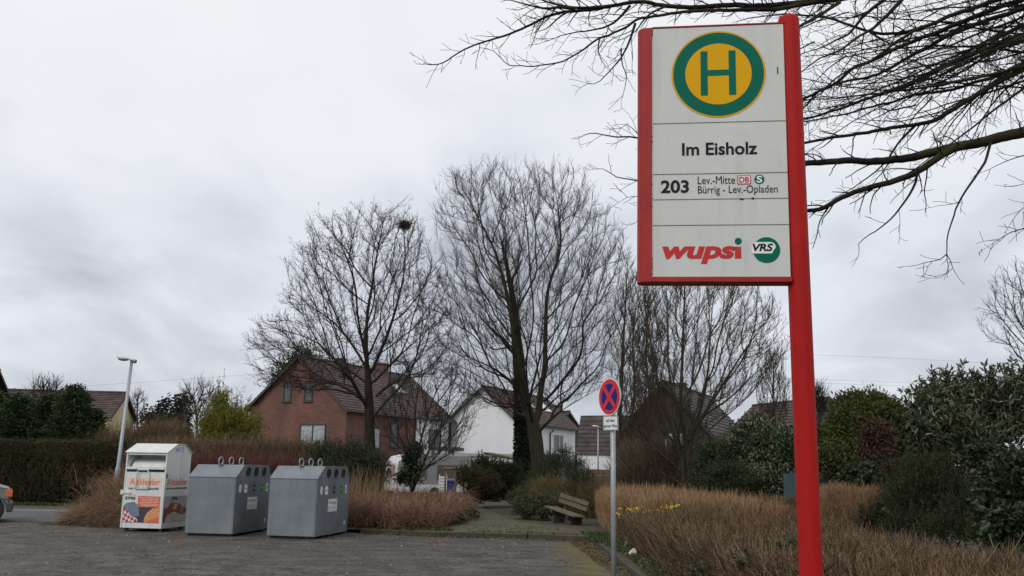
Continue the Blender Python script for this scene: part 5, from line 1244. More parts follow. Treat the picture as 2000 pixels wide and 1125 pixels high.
L_([(1790, 243), (1755, 282), (1733, 315), (1700, 345), (1660, 370), (1625, 390)], 10, .014, .003, gap=.24, lmax=.6); L_([(1735, 318), (1710, 352), (1688, 372)], 9.8, .007, .002, lmax=.4)
L_([(1936, 272), (1921, 320), (1896, 360), (1872, 400), (1856, 440), (1850, 468), (1849, 497)], 9.2, .015, .005, 0, gap=.5, lmax=.35); L_([(1849, 497), (1832, 508), (1812, 512), (1790, 518)], 9.2, .005, .0022, gap=.14, lmax=.18); L_([(1849, 497), (1858, 513), (1860, 525), (1838, 541)], 9.2, .005, .002, gap=.12, lmax=.16)
L_([(1874, 396), (1852, 401), (1830, 402)], 9.2, .004, .002, gap=.14, lmax=.16)
L_([(2080, 285), (2000, 303), (1945, 324), (1922, 335)], 9.0, .010, .002, gap=.16, lmax=.4); L_([(2080, 395), (2010, 440), (1970, 452), (1930, 482)], 9.0, .010, .002, gap=.12, lmax=.4); L_([(2060, 350), (2005, 358), (1980, 364)], 9.0, .006, .002, gap=.12, lmax=.2); L_([(2090, 380), (2010, 400), (1985, 420), (1972, 440)], 9.1, .008, .002, gap=.12, lmax=.3)
for k in range(27):   # more of the long branches sweeping down out of the crown
    t_ = (k + random.random()) / 27; vR = -30 + 195 * t_ + random.gauss(0, 22); vL = 45 + 235 * t_ + random.gauss(0, 60); u1 = random.uniform(1500, 1760); us = np.linspace(2210, u1, 7); cu = random.gauss(0, 26); f = (2000 - us) / 430
    L_([(u, vR + (vL - vR) * ff + cu * math.sin(3 * ff)) for u, ff in zip(us, f)], random.uniform(9.6, 12.8), random.uniform(.012, .028), .0035, -.4, gap=.15, start=.25)
for k in range(22):   # thin pendulous shoots filling the sheaf
    u, v = random.uniform(1590, 1960), random.uniform(20, 200); ln = random.uniform(60, 170); a = R(random.uniform(15, 60))
    L_([(u, v), (u - ln * .5 * math.cos(a), v + ln * .5 * math.sin(a) * .8), (u - ln * math.cos(a), v + ln * math.sin(a))], random.uniform(9.6, 12), .009, .0025, 0, gap=.2, lmax=.45)
ft = thing('bare_tree', 'large bare tree off the right side with limbs overhanging the bus stop sign', 'tree', (TX, TY, 0))
me_o = sp_.b.build('branches', M_limb, None, True); me_o.data.transform(Matrix.Translation((-TX, -TY, 0))); me_o.parent = ft
tb = Bulk(); trunk = resample([(0, 0, 0), (.05, 0, 1.5), (-.05, .05, 3.2), (-.15, 0, 4.6), (-.1, -.1, 6.5), (.1, 0, 9)], .3); tb.tube(trunk, np.linspace(.30, .12, len(trunk)) * (1 + .5 * np.exp(-trunk[:, 2] / .3)), 14)
for u, v, Y, z, r_ in ((2330, -190, 10.5, 5.6, .085), (2300, -110, 11, 5.9, .06), (2300, -60, 11.3, 5.5, .055), (2300, -20, 10.4, 5.2, .055), (2300, 20, 11.6, 5.1, .05), (2300, 30, 10.1, 4.9, .055), (2360, 150, 9.6, 4.4, .095), (2200, -95, 10.6, 5.8, .055), (2250, -10, 12, 5.4, .04), (2250, -70, 12, 5.6, .04), (2200, 50, 10.8, 5.0, .03), (2200, 40, 10.7, 5.1, .03), (2180, 60, 10.3, 4.8, .025)):
    e = at(u, v, Y) - np.array((TX, TY, 0)); s0 = np.array((-.08, 0, z)); mid = (s0 + e) / 2 + np.array((0, 0, .12)); tb.tube(resample([s0, mid, e], .3), np.linspace(r_ * 1.25, r_ * .97, len(resample([s0, mid, e], .3))), 8)
tb.build('trunk', M_limb, ft, True)
print('verts overhang', sp_.b.n)

# ------------------------------------------------------------------ hedges
def sample_poly(poly, n):
    poly = np.array(poly, float); lo, hi = poly.min(0), poly.max(0); out = np.zeros((0, 2))
    while len(out) < n:
        q = rng.uniform(lo, hi, (n * 2, 2)); out = np.vstack([out, q[in_poly(q, poly)]])
    return out[:n]

def edge_dist(p, poly):
    d = np.full(len(p), 1e9); poly = np.array(poly, float)
    for i in range(len(poly)):
        a, b = poly[i], poly[(i + 1) % len(poly)]; ab = b - a; t = np.clip(((p - a) @ ab) / (ab @ ab), 0, 1); d = np.minimum(d, np.linalg.norm(p - a - t[:, None] * ab, axis=1))
    return d

def inset(poly, d):
    poly = np.array(poly, float); K = len(poly); area = .5 * sum(poly[i][0] * poly[(i + 1) % K][1] - poly[(i + 1) % K][0] * poly[i][1] for i in range(K)); sg = 1 if area > 0 else -1; out = []
    for i in range(K):
        e0 = unit(poly[i] - poly[i - 1]); e1 = unit(poly[(i + 1) % K] - poly[i]); n0 = np.array((-e0[1], e0[0])) * sg; n1 = np.array((-e1[1], e1[0])) * sg; m_ = unit(n0 + n1); out.append(poly[i] + m_ * d / max(.5, m_ @ n0))
    return np.array(out)

def face_sample(poly, n, share):
    poly = np.array(poly, float); k = int(n * share); K = len(poly); seg = np.roll(poly, -1, 0) - poly; ln = np.linalg.norm(seg, axis=1); area = .5 * sum(poly[i][0] * poly[(i + 1) % K][1] - poly[(i + 1) % K][0] * poly[i][1] for i in range(K)); sg = 1 if area > 0 else -1
    i = rng.choice(K, k, p=ln / ln.sum()); f = rng.random(k)[:, None]; nr = np.column_stack([-seg[i, 1], seg[i, 0]]) / ln[i][:, None] * sg
    return np.vstack([sample_poly(poly, n - k), poly[i] + seg[i] * f + nr * np.abs(rng.normal(0, .13, k))[:, None]])

def lump(p, s, seed=0.0):
    x, y = p[:, 0] * s + seed, p[:, 1] * s - seed
    return (np.sin(x * 1.7 + 1.3 * np.sin(y * 1.1)) + np.sin(y * 2.3 + 1.1 * np.sin(x * 1.9)) + .6 * np.sin(x * 4.1 + y * 3.3) + .4 * np.sin(x * 7.7 - y * 6.1)) / 3.0

M_core = mat('shade_core', (.010, .008, .006), .95, 0, .5, 5, .5, 20, c2=(.028, .02, .013), world=True)  # solid dark filler behind the twigs, shade of the hedge depth painted in
def hedge(label, poly, h, n, mtw, ln=(.22, .5), r=.0035, lean=.28, z0=.08, core=.72, lumpy=.08, name='hedge', cat='hedge', leaf=None, nleaf=0, lsz=(.04, .025), group=None, base=0.0, topbias=.55, seed=0.0, hfun=None, inset_d=.2, facing=.4, stalks=0, bendr=.28, gaps=True):
    poly = np.array(poly, float); c = poly.mean(0)
    t = thing(name, label, cat, (c[0], c[1], base), 0, group); off = np.array((c[0], c[1], 0))
    H = (lambda q: h + lumpy * lump(q, 1.1, seed)) if hfun is None else (lambda q: hfun(q) + lumpy * lump(q, 1.1, seed))
    q = face_sample(poly, int(n * 1.25), facing)
    if gaps: q = q[(lump(q, 2.7, seed + 4) < .55) | (rng.random(len(q)) < .35)]
    rng.shuffle(q); q = q[:n]; n = len(q); ed = edge_dist(q, poly); Hq = H(q) * (1 - .22 * np.exp(-ed / .12))
    l = rng.uniform(*ln, n); u = rng.random(n)
    z = np.where(u < topbias, Hq - l * rng.uniform(.55, 1.0, n), rng.uniform(z0, 1, n) * Hq * .9)
    # those below the top sit near the faces
    low = u >= topbias; k = low & (ed > .35); q2 = c + (q - c) * 1.0
    P = np.column_stack([q2, np.maximum(.05, z)])
    b = Bulk(); D = rng.normal(0, lean, (n, 3)); D[:, 2] = 1; outw = unit(q - c); face = np.exp(-ed / .15)[:, None] * .2; D[:, :2] += outw * face
    b.twigs(P - off, D, l, r * rng.uniform(.7, 1.5, n), rng.normal(0, bendr, (n, 3)), .4); b.build('twigs', mtw, t)
    if stalks:
        q = sample_poly(poly, stalks); l = rng.uniform(.3, .6, stalks); b = Bulk(); D = rng.normal(0, .3, (stalks, 3)); D[:, 2] = 1; b.twigs(np.column_stack([q, H(q) - l * rng.uniform(.72, 1.0, stalks)]) - off, D, l, r * rng.uniform(.9, 1.5, stalks), rng.normal(0, .2, (stalks, 3)), .4); k = stalks // 6; q = sample_poly(poly, k); l = rng.uniform(.3, .75, k); D = rng.normal(0, .45, (k, 3)); D[:, 2] = 1; b.build('pale_stalks', M_straw, t)
        b = Bulk(); e, d2 = b.twigs(np.column_stack([q, rng.uniform(.05, .35, k)]) - off, D, l, .0075, None, .6)
        for _ in range(3): b.twigs(e, d2 + rng.normal(0, .5, (k, 3)), rng.uniform(.12, .3, k), .0042)
        b.build('woody_stems', M_twigb, t)
    if leaf:
        q = face_sample(poly, nleaf, facing); ed = edge_dist(q, poly); Hq = H(q) * (1 - .2 * np.exp(-ed / .12)); u = rng.random(nleaf)
        z = np.where(u < .55, Hq - np.abs(rng.normal(0, .10, nleaf)), rng.uniform(.05, 1, nleaf) * Hq)
        b = Bulk(); b.leaves(np.column_stack([q, z]) - off, rng.normal(0, 1, (nleaf, 3)) + np.array((0, 0, .4)), rng.uniform(.7, 1.3, nleaf) * lsz[0], lsz[1]); b.build('leaves', leaf, t)
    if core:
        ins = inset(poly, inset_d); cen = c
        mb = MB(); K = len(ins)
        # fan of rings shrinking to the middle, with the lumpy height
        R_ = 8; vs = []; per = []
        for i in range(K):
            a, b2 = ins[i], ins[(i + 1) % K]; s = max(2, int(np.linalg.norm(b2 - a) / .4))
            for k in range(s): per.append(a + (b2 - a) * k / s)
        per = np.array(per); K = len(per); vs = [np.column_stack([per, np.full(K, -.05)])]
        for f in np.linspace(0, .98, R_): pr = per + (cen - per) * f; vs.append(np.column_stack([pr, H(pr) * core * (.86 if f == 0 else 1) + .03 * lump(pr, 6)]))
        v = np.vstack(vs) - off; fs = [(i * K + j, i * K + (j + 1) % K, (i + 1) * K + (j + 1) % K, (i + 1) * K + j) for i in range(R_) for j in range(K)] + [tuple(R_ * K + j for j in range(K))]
        mb.add(v, fs); mb.build('shade_core', M_core, t)
    return t

M_hbrown = leafmat('hedge_twig_brown', [(.016, .010, .006), (.068, .042, .023), (.128, .088, .050), (.225, .165, .098)], .85, 0, .22, .7)
M_htan = leafmat('hedge_twig_tan', [(.085, .046, .024), (.19, .11, .058), (.29, .185, .105), (.38, .27, .165)], .85, 0, .3, .7)
M_holive = leafmat('hedge_twig_olive', [(.05, .04, .017), (.09, .072, .03), (.14, .115, .055)], .85, 0, .3, .8)
M_hred = leafmat('hedge_twig_red', [(.04, .016, .012), (.085, .032, .026), (.13, .055, .042)], .85, 0, .3, .6)
M_thick = leafmat('thicket_twig', [(.02, .016, .010), (.055, .042, .026), (.10, .078, .05), (.15, .12, .08)], .85, 0, .2, 1.2)
M_hdark = leafmat('clipped_hedge', [(.012, .012, .006), (.030, .027, .011), (.062, .052, .022), (.085, .055, .03)], .9, 0, .5, .55)
M_dryleaf = leafmat('dry_leaf', [(.06, .030, .017), (.13, .067, .038), (.20, .125, .075)], .85, 0, .2, 2)
M_litter = leafmat('leaf_litter', [(.05, .032, .018), (.11, .072, .042), (.19, .13, .08), (.06, .065, .025)], .9, 0, .2, 3)
M_straw = leafmat('straw', [(.10, .062, .036), (.20, .125, .075), (.32, .235, .15)], .85, 0, .25, .9)
M_bramble = leafmat('bramble_cane', [(.065, .028, .018), (.135, .062, .04), (.215, .125, .085), (.26, .19, .14)], .8, 0, .35, .8)

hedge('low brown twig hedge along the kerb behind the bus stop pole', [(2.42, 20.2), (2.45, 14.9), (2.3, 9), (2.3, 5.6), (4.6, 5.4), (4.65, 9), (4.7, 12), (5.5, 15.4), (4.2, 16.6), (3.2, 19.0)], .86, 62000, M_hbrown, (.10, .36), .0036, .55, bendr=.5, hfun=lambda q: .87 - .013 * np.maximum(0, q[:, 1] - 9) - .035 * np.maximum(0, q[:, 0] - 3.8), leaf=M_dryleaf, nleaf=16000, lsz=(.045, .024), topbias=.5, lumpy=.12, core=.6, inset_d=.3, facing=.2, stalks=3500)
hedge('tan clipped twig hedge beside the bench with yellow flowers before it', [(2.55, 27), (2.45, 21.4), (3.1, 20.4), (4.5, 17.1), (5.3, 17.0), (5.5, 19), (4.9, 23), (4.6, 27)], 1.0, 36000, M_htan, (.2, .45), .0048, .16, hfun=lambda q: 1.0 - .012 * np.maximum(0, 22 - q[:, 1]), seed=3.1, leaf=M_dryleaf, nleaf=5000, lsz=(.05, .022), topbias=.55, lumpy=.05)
hedge('small square tan hedge block right of the red pole', [(5.5, 17.2), (5.4, 16.1), (6.55, 15.7), (6.9, 16.6)], 1.3, 12000, M_htan, (.2, .4), .0042, .2, seed=5.0, leaf=M_dryleaf, nleaf=2500, lsz=(.05, .022), topbias=.4)
hedge('olive green low hedge between the tan hedge and the screen fence', [(4.75, 18.2), (6.0, 16.6), (6.3, 17.6), (5.6, 20.0)], 1.06, 9000, M_holive, (.15, .32), .0042, .3, seed=2.2, leaf=leafmat('olive_leaf', [(.03, .03, .010), (.075, .068, .022), (.12, .10, .035)], .7, 0, .2, 2), nleaf=9000, lsz=(.05, .028))
def far_hedge_h(q): return 2.26 + .012 * (q[:, 0] + 20)
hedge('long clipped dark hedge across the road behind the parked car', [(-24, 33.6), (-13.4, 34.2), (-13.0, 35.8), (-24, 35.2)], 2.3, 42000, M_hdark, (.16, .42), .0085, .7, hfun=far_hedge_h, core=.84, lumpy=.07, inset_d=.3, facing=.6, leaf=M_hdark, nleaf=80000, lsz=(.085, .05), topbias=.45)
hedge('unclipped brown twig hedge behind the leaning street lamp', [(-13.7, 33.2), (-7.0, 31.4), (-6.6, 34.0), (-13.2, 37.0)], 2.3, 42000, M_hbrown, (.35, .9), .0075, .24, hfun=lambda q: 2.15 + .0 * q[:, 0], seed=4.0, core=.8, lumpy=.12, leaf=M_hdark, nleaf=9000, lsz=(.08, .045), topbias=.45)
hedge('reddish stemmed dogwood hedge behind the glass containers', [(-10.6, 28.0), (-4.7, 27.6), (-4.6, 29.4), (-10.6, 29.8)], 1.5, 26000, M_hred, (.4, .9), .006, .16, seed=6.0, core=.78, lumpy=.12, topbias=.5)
hedge('tall brown scrub of upright twigs between the lamp and the yellow bush', [(-19.0, 38.5), (-14.3, 37.8), (-14.3, 41.2), (-18, 42.5)], 3.5, 30000, M_hbrown, (.6, 1.5), .0075, .17, hfun=lambda q: 2.0 + .32 * np.minimum(3.0, np.maximum(0, q[:, 0] + 17.4)), seed=8.0, core=.72, lumpy=.35, name='scrub', cat='scrub', topbias=.55)
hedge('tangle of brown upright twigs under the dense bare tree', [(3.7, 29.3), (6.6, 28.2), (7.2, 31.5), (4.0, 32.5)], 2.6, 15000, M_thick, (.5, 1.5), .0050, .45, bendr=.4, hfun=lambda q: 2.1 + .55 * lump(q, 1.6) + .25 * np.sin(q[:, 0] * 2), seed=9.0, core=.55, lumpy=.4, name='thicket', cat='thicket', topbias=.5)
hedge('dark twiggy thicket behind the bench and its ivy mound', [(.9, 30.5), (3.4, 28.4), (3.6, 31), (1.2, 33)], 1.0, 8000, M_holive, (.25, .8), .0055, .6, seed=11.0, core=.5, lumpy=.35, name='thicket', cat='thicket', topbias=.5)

# ------------------------------------------------------------------ bramble bed, weeds and grass
def canes(poly, n, z, ln, r, bendamt, up=.7, zb=.09):
    q = sample_poly(poly, n); P = np.column_stack([q, zb + rng.uniform(0, z, n)]); D = rng.normal(0, .55, (n, 3)); D[:, 2] = np.abs(rng.normal(up, .35, n))
    bend = rng.normal(0, .35, (n, 3)); bend[:, 2] -= bendamt
    return P, D, rng.uniform(*ln, n), r * rng.uniform(.7, 1.6, n), bend
bb = Bulk(); BED = [(-3.7, 22.9), (-1.9, 22.5), (-1.5, 24.2), (-1.25, 26), (-1.2, 29), (-1.6, 31), (-5.2, 31), (-5.4, 24)]
bb.twigs(*canes(BED, 26000, .42, (.2, .6), .0038, .6)); bb.twigs(*canes(BED, 3500, .5, (.4, .95), .0046, 1.0, .8))
bq = [(-3.9, 22.7), (-2.2, 22.6), (-2.0, 24.5), (-4, 25)]; bb.twigs(*canes(bq, 5000, .36, (.25, .65), .0038, .7))
o = bb.build('bramble', M_bramble); tag(o, 'tangled reddish brown bramble canes filling the bed left of the path', 'bramble', None, 'stuff')
tg_ = Bulk(); GP = sample_poly([(-4.9, 23.6), (-3.5, 23.4), (-3.3, 25.5), (-5.0, 26)], 700); tg_.twigs(np.column_stack([GP, np.full(700, .09)]), np.column_stack([rng.normal(0, .2, (700, 2)), np.ones(700)]), rng.uniform(.5, 1.6, 700), .0042, rng.normal(0, .2, (700, 3)), .3)
o = tg_.build('tall_grass', M_straw); tag(o, 'tall dry straw coloured stalks right of the glass containers', 'dry grass', None, 'stuff')
# heap of dead stalks by the lamp
hb = Bulk(); n = 9000; th = rng.uniform(0, 2 * PI, n); rr = np.sqrt(rng.random(n)); cx0, cy0 = -9.5, 24.1
P = np.column_stack([cx0 + rr * np.cos(th) * 1.55, cy0 + rr * np.sin(th) * 1.0, np.zeros(n)]); P[:, 2] = (1 - rr ** 1.5) * .85 * rng.uniform(.3, 1, n)
D = np.column_stack([np.cos(th) * .7 + rng.normal(-.2, .8, n), np.sin(th) * .7 + rng.normal(0, .8, n), rng.normal(.3, .6, n)]); bend = rng.normal(0, .3, (n, 3)); bend[:, 2] -= .6
hb.twigs(P, D, rng.uniform(.3, .95, n), .004 * rng.uniform(.7, 1.4, n), bend)
mb2 = Bulk(); n = 5000; th2 = rng.uniform(0, 2 * PI, n); r2_ = np.sqrt(rng.random(n)); P = np.column_stack([cx0 + .2 + r2_ * np.cos(th2) * 1.2, cy0 + .3 + r2_ * np.sin(th2) * .8, (1 - r2_ ** 2) * rng.uniform(.2, 1.05, n)]); mb2.twigs(P, rng.normal(0, .8, (n, 3)) + np.array((0, 0, .35)), rng.uniform(.25, .8, n), .0042, rng.normal(0, .45, (n, 3)))
P = np.column_stack([cx0 - .1 + rng.normal(0, .5, 900), cy0 + .3 + rng.normal(0, .3, 900), rng.uniform(.1, .8, 900)]); mb2.leaves(P, rng.normal(0, 1, (900, 3)), .06, .03)
o = mb2.build('bramble', M_hbrown); tag(o, 'dark brown bramble tangle mixed into the dead stalks by the lamp', 'bramble', None, 'stuff')
n = 3500; P = np.column_stack([rng.normal(-9.9, .45, n), rng.normal(24.9, .35, n), rng.uniform(.2, 1.0, n)]); hb.twigs(P, rng.normal(0, .6, (n, 3)) + np.array((0, 0, .8)), rng.uniform(.3, .8, n), .004, rng.normal(0, .4, (n, 3)) - np.array((0, 0, .3)))
o = hb.build('dead_stalks', M_straw); tag(o, 'heap of dead straw coloured stalks at the foot of the leaning lamp', 'dead stalks', None, 'stuff')
hm = MB(); kk = 26; vs = []
for i, (f, z) in enumerate(((1.0, -.02), (.85, .12), (.6, .32), (.3, .5), (.02, .56))):
    for j in range(kk): a = 2 * PI * j / kk; k = f * (1 + .1 * math.sin(3 * a) + .06 * math.sin(7 * a + 1)); vs.append((cx0 + 1.5 * k * math.cos(a), cy0 + .95 * k * math.sin(a), z * (1 + .15 * math.sin(5 * a))))
hm.add(vs, [(i * kk + j, i * kk + (j + 1) % kk, (i + 1) * kk + (j + 1) % kk, (i + 1) * kk + j) for i in range(4) for j in range(kk)]); struct(hm.build('earth_mound', M_soil))

def scatter_leaves(polys, n, z, sz, mt, name, label, up=.15):
    b = Bulk()
    for poly, k, zz in polys:
        q = sample_poly(poly, k); P = np.column_stack([q, zz + rng.uniform(.004, .02, k)]); D = rng.normal(0, 1, (k, 3)); D[:, 2] *= up
        b.leaves(P, D, rng.uniform(*sz, k), rng.uniform(.5, .75, k) * sz[0], .25, np.column_stack([rng.normal(0, .3, (k, 2)), np.ones(k)]))
    o = b.build(name, mt); tag(o, label, 'leaf litter', None, 'stuff'); return o
scatter_leaves([([(-3.4, 22.0), (-1.5, 21.35), (.4, 21.2), (1.75, 20.7), (1.85, 21.05), (.4, 21.58), (-1.5, 21.7), (-3.4, 22.3)], 750, .006), ([(1.35, 20.9), (1.8, 20.8), (1.93, 15), (1.95, 10), (1.75, 10), (1.6, 15)], 1300, .006),
    ([(2.06, 21), (2.1, 14.9), (2.1, 8), (2.6, 8), (2.6, 14.9), (2.6, 21.5)], 3600, .09), ([(-11.8, 23.4), (-8.3, 22.2), (-8, 22.9), (-10, 25), (-11.8, 24.3)], 1700, .008), ([(-3.6, 22.45), (-1.7, 22.1), (-1.2, 25), (-2, 27), (-3.6, 24)], 2200, .09), ([(-9, 21.9), (-3.2, 20.4), (-3.3, 22.4), (-8, 23)], 260, .006), ([(-8, 14), (1.8, 12), (1.8, 20.5), (-8, 20)], 45, .006),
    ([(-1, 22), (1.7, 21.6), (1.4, 24), (-1.2, 25)], 260, .104)], 0, 0, (.035, .08), M_litter, 'leaf_litter', 'dry brown fallen leaves along the kerbs and under the hedges')
# fresh green weeds
M_weed = leafmat('green_weed', [(.018, .034, .008), (.042, .066, .016), (.075, .10, .026)], .6, .1, .2, 3)
wb = Bulk()
for poly, k, zz, sz in (([(-2.9, 22.55), (-2.0, 22.35), (-2.0, 22.75), (-2.9, 22.95)], 1500, .09, (.03, .08)), ([(-1.9, 22.3), (-1.3, 22.2), (-1.3, 22.6), (-1.9, 22.7)], 500, .09, (.03, .08)), ([(1.75, 21.3), (2.05, 17.5), (2.45, 17.5), (2.5, 22.2), (1.7, 22.8)], 1500, .09, (.03, .09)), ([(2.1, 16.9), (2.0, 12), (2.3, 12), (2.6, 16.8)], 330, .09, (.03, .08)),
    ([(-11.2, 23.4), (-10.6, 23.3), (-10.4, 23.9), (-11.1, 24.0)], 700, .01, (.04, .12)), ([(-.9, 21.9), (1.6, 21.45), (1.6, 21.9), (-.9, 22.3)], 250, .102, (.02, .06)), ([(-24, 32.4), (-12, 33), (-12, 33.9), (-24, 33.3)], 4000, .0, (.05, .13))):
    q = sample_poly(poly, k); wb.leaves(np.column_stack([q, np.full(k, zz)]), np.column_stack([rng.normal(0, .6, (k, 2)), np.abs(rng.normal(.7, .3, k))]), rng.uniform(*sz, k), rng.uniform(.25, .45, k) * sz[1])
o = wb.build('weeds', M_weed); tag(o, 'small patches of fresh green weeds along the kerb and verges', 'weeds', None, 'stuff')
# dead runners and pebbles strewn over the old asphalt
M_peb = leafmat('grit', [(.08, .07, .06), (.2, .18, .16), (.4, .38, .35)], .9, 0, .1, 2); pb_ = Bulk(); k = 900; q = sample_poly([(-12, 13), (1.8, 12), (1.8, 21), (-8, 22.5), (-12, 23)], k)
pb_.leaves(np.column_stack([q, np.full(k, .008)]), rng.normal(0, 1, (k, 3)) * np.array((1, 1, .3)), rng.uniform(.012, .04, k), .02, .6); o = pb_.build('grit', M_peb); tag(o, 'loose grit strewn over the old asphalt', 'grit', None, 'stuff')
# yellow flowers in the gap between the hedges
M_yel = leafmat('yellow_petal', [(.55, .36, .008), (.72, .54, .02)], .5, .15, .1, 4)
for k, px in enumerate(((1206, 1003), (1216, 998), (1227, 996), (1237, 993), (1246, 994), (1252, 990), (1262, 998), (1276, 999), (1290, 996), (1298, 992), (1313, 995), (1320, 990), (1244, 999), (1255, 999))):
    p = at(px[0], px[1] + random.uniform(-2, 3), 20.6 - (px[0] - 1206) * .018 + random.uniform(-.15, .25)); t = thing('yellow_flower', 'small bright yellow flower between the tan and the brown hedge', 'flower', (p[0], p[1], 0.08), 0, 'yellow flowers in the hedge gap')
    b = Bulk(); m_ = random.randint(5, 13); D = rng.normal(0, .6, (m_, 3)); D[:, 2] = np.abs(D[:, 2]) + .2; b.leaves(np.tile((0, 0, p[2] - .08), (m_, 1)) + rng.normal(0, .035, (m_, 3)) * np.array((1.3, 1, .7)), D, .055, .03); b.build('petals', M_yel, t)
    b = Bulk(); b.twigs(np.zeros((4, 3)), np.array([(.03, 0, 1), (-.02, .03, 1), (0, -.03, 1), (.01, 0, 1.)]), p[2] - .08, .004, np.zeros((4, 3))); b.build('stem', M_weed, t)

# ------------------------------------------------------------------ evergreen shrubs and trees
def shrub(label, lobes, mt, nclump, per, cr, ln, wd, name='evergreen_shrub', cat='shrub', up=.35, out=.6, droop=0.0, jag=.18, stem=None, group=None, inner=True, shoots=0, shoot_len=.5, extra=None, zmin=.05):
    """leaf clumps set through overlapping lobes; lobes = [(centre, radii), ...] in world metres"""
    c0 = np.mean([l[0] for l in lobes], 0); t = thing(name, label, cat, (c0[0], c0[1], 0), 0, group); off = np.array((c0[0], c0[1], 0)); vol = np.array([np.prod(l[1]) ** .67 for l in lobes]); vol = vol / vol.sum()
    b = Bulk(); st = Bulk()
    for (c, r), f in zip(lobes, vol):
        n = max(6, int(nclump * f)); d = unit(rng.normal(0, 1, (n, 3))); d[:, 2] = np.where(d[:, 2] < -.55, -d[:, 2], d[:, 2]); rad = np.power(rng.random(n), .38) * (1 + rng.normal(0, jag, n)); ctr = np.array(c) + d * np.array(r) * rad[:, None]
        ctr = ctr[ctr[:, 2] > zmin]; dd = unit(ctr - np.array(c)); m_ = len(ctr)
        P = np.repeat(ctr, per, 0) + rng.normal(0, cr, (m_ * per, 3)) * np.array((1, 1, .75)); D = np.repeat(dd, per, 0) * out + rng.normal(0, .55, (m_ * per, 3)) + np.array((0, 0, up - droop))
        P[:, 2] = np.maximum(P[:, 2], .02); b.leaves(P - off, D, rng.uniform(.7, 1.3, len(P)) * ln, rng.uniform(.75, 1.2, len(P)) * wd)
        if inner:
            base = np.array((c[0], c[1], max(0.0, c[2] - r[2]))); k = max(8, m_ // 4); sel = ctr[rng.integers(0, m_, k)]; s0 = base + rng.normal(0, .12, (k, 3)) * np.array((1, 1, 0)); v = sel - s0; st.twigs(s0 - off, v, np.linalg.norm(v, axis=1), .008, rng.normal(0, .12, (k, 3)))
        if shoots:
            k = int(shoots * f) + 1; d = unit(rng.normal(0, .7, (k, 3)) + np.array((0, 0, .75))); s0 = np.array(c) + d * np.array(r) * .88; L_s = shoot_len * rng.uniform(.4, 1, k); D_ = unit(d * .35 + np.array((0, 0, 1.)) + rng.normal(0, .18, (k, 3))); st.twigs(s0 - off, D_, L_s, .006, rng.normal(0, .1, (k, 3)))
            for q in range(14): ff = rng.uniform(.2, 1.02, k)[:, None]; b.leaves(s0 + D_ * L_s[:, None] * ff - off, unit(rng.normal(0, .7, (k, 3)) + D_ * .55 + np.array((0, 0, up * .5))), rng.uniform(.7, 1.2, k) * ln, wd)
    b.build('foliage', mt, t)
    if st.n: st.build('stems', M_twigb, t)
    return t
M_laurel = leafmat('laurel_leaf', [(.013, .019, .009), (.032, .044, .019), (.066, .082, .037), (.125, .145, .078)], .34, .06, .2, 1.2, .5)
M_thuja = leafmat('thuja_spray', [(.016, .024, .006), (.038, .048, .012), (.07, .078, .02), (.10, .095, .03)], .8, .05, .4, .8)
M_russet = leafmat('russet_spray', [(.028, .015, .010), (.062, .034, .022), (.105, .062, .04)], .85, 0, .3, 2)
M_yew = leafmat('yew_needle', [(.010, .015, .006), (.026, .036, .012), (.052, .064, .021)], .7, .03, .35, 1)
M_dgreen = leafmat('dark_evergreen', [(.009, .014, .007), (.024, .034, .014), (.046, .06, .025)], .6, .04, .35, 1)
M_cypress = leafmat('cypress_spray', [(.012, .024, .010), (.030, .052, .018), (.055, .082, .028)], .8, .03, .45, .5)
M_yellowg = leafmat('yellow_green', [(.07, .07, .012), (.15, .15, .022), (.25, .235, .04)], .7, .15, .3, .6)
M_mound = leafmat('ivy_mound_leaf', [(.018, .022, .010), (.045, .050, .024), (.085, .085, .045), (.11, .09, .055)], .55, .05, .35, 1.2)
M_spruce = leafmat('spruce_spray', [(.010, .015, .010), (.022, .03, .017)], .85, 0, .3, 1)
def lb(u, v, Y, rw, rh, rd=None): c = at(u, v, Y); k = Y / F * 1.0; return (c, (rw * k, (rd or rw) * k, rh * k))

shrub('big glossy laurel bush towering over the screen fence', [lb(1835, 860, 18.6, 62, 72), lb(1880, 815, 18.8, 52, 56), lb(1948, 812, 18.4, 60, 52), lb(1890, 890, 18.0, 100, 60, 60), lb(1785, 895, 18.2, 46, 54), lb(1840, 790, 19.2, 24, 30), lb(2010, 830, 18.2, 60, 70), lb(1800, 840, 18.6, 26, 32)], M_laurel, 820, 14, .12, .15, .042, up=.1, out=.5, shoots=380, shoot_len=.72, jag=.22)
shrub('rounded olive thuja bush right of the red pole', [lb(1695, 848, 18.8, 74, 80), lb(1668, 830, 19.0, 48, 55), lb(1722, 832, 19.0, 50, 55), lb(1690, 900, 18.6, 70, 50), lb(1648, 880, 19.0, 30, 50)], M_thuja, 1500, 22, .075, .085, .03, name='thuja_bush', droop=.25, out=.8, jag=.09, shoots=60, shoot_len=.16)
shrub('russet brown dead patch of shrub against the olive thuja', [lb(1712, 868, 17.4, 27, 40, 16), lb(1712, 905, 17.4, 25, 30, 16)], M_russet, 420, 20, .055, .09, .024, name='russet_shrub', droop=.6, out=.5, jag=.1)
shrub('reddish brown leafy shrub at the foot of the dark gable', [lb(1606, 880, 20.5, 26, 40)], M_russet, 220, 18, .08, .08, .035, name='russet_shrub')
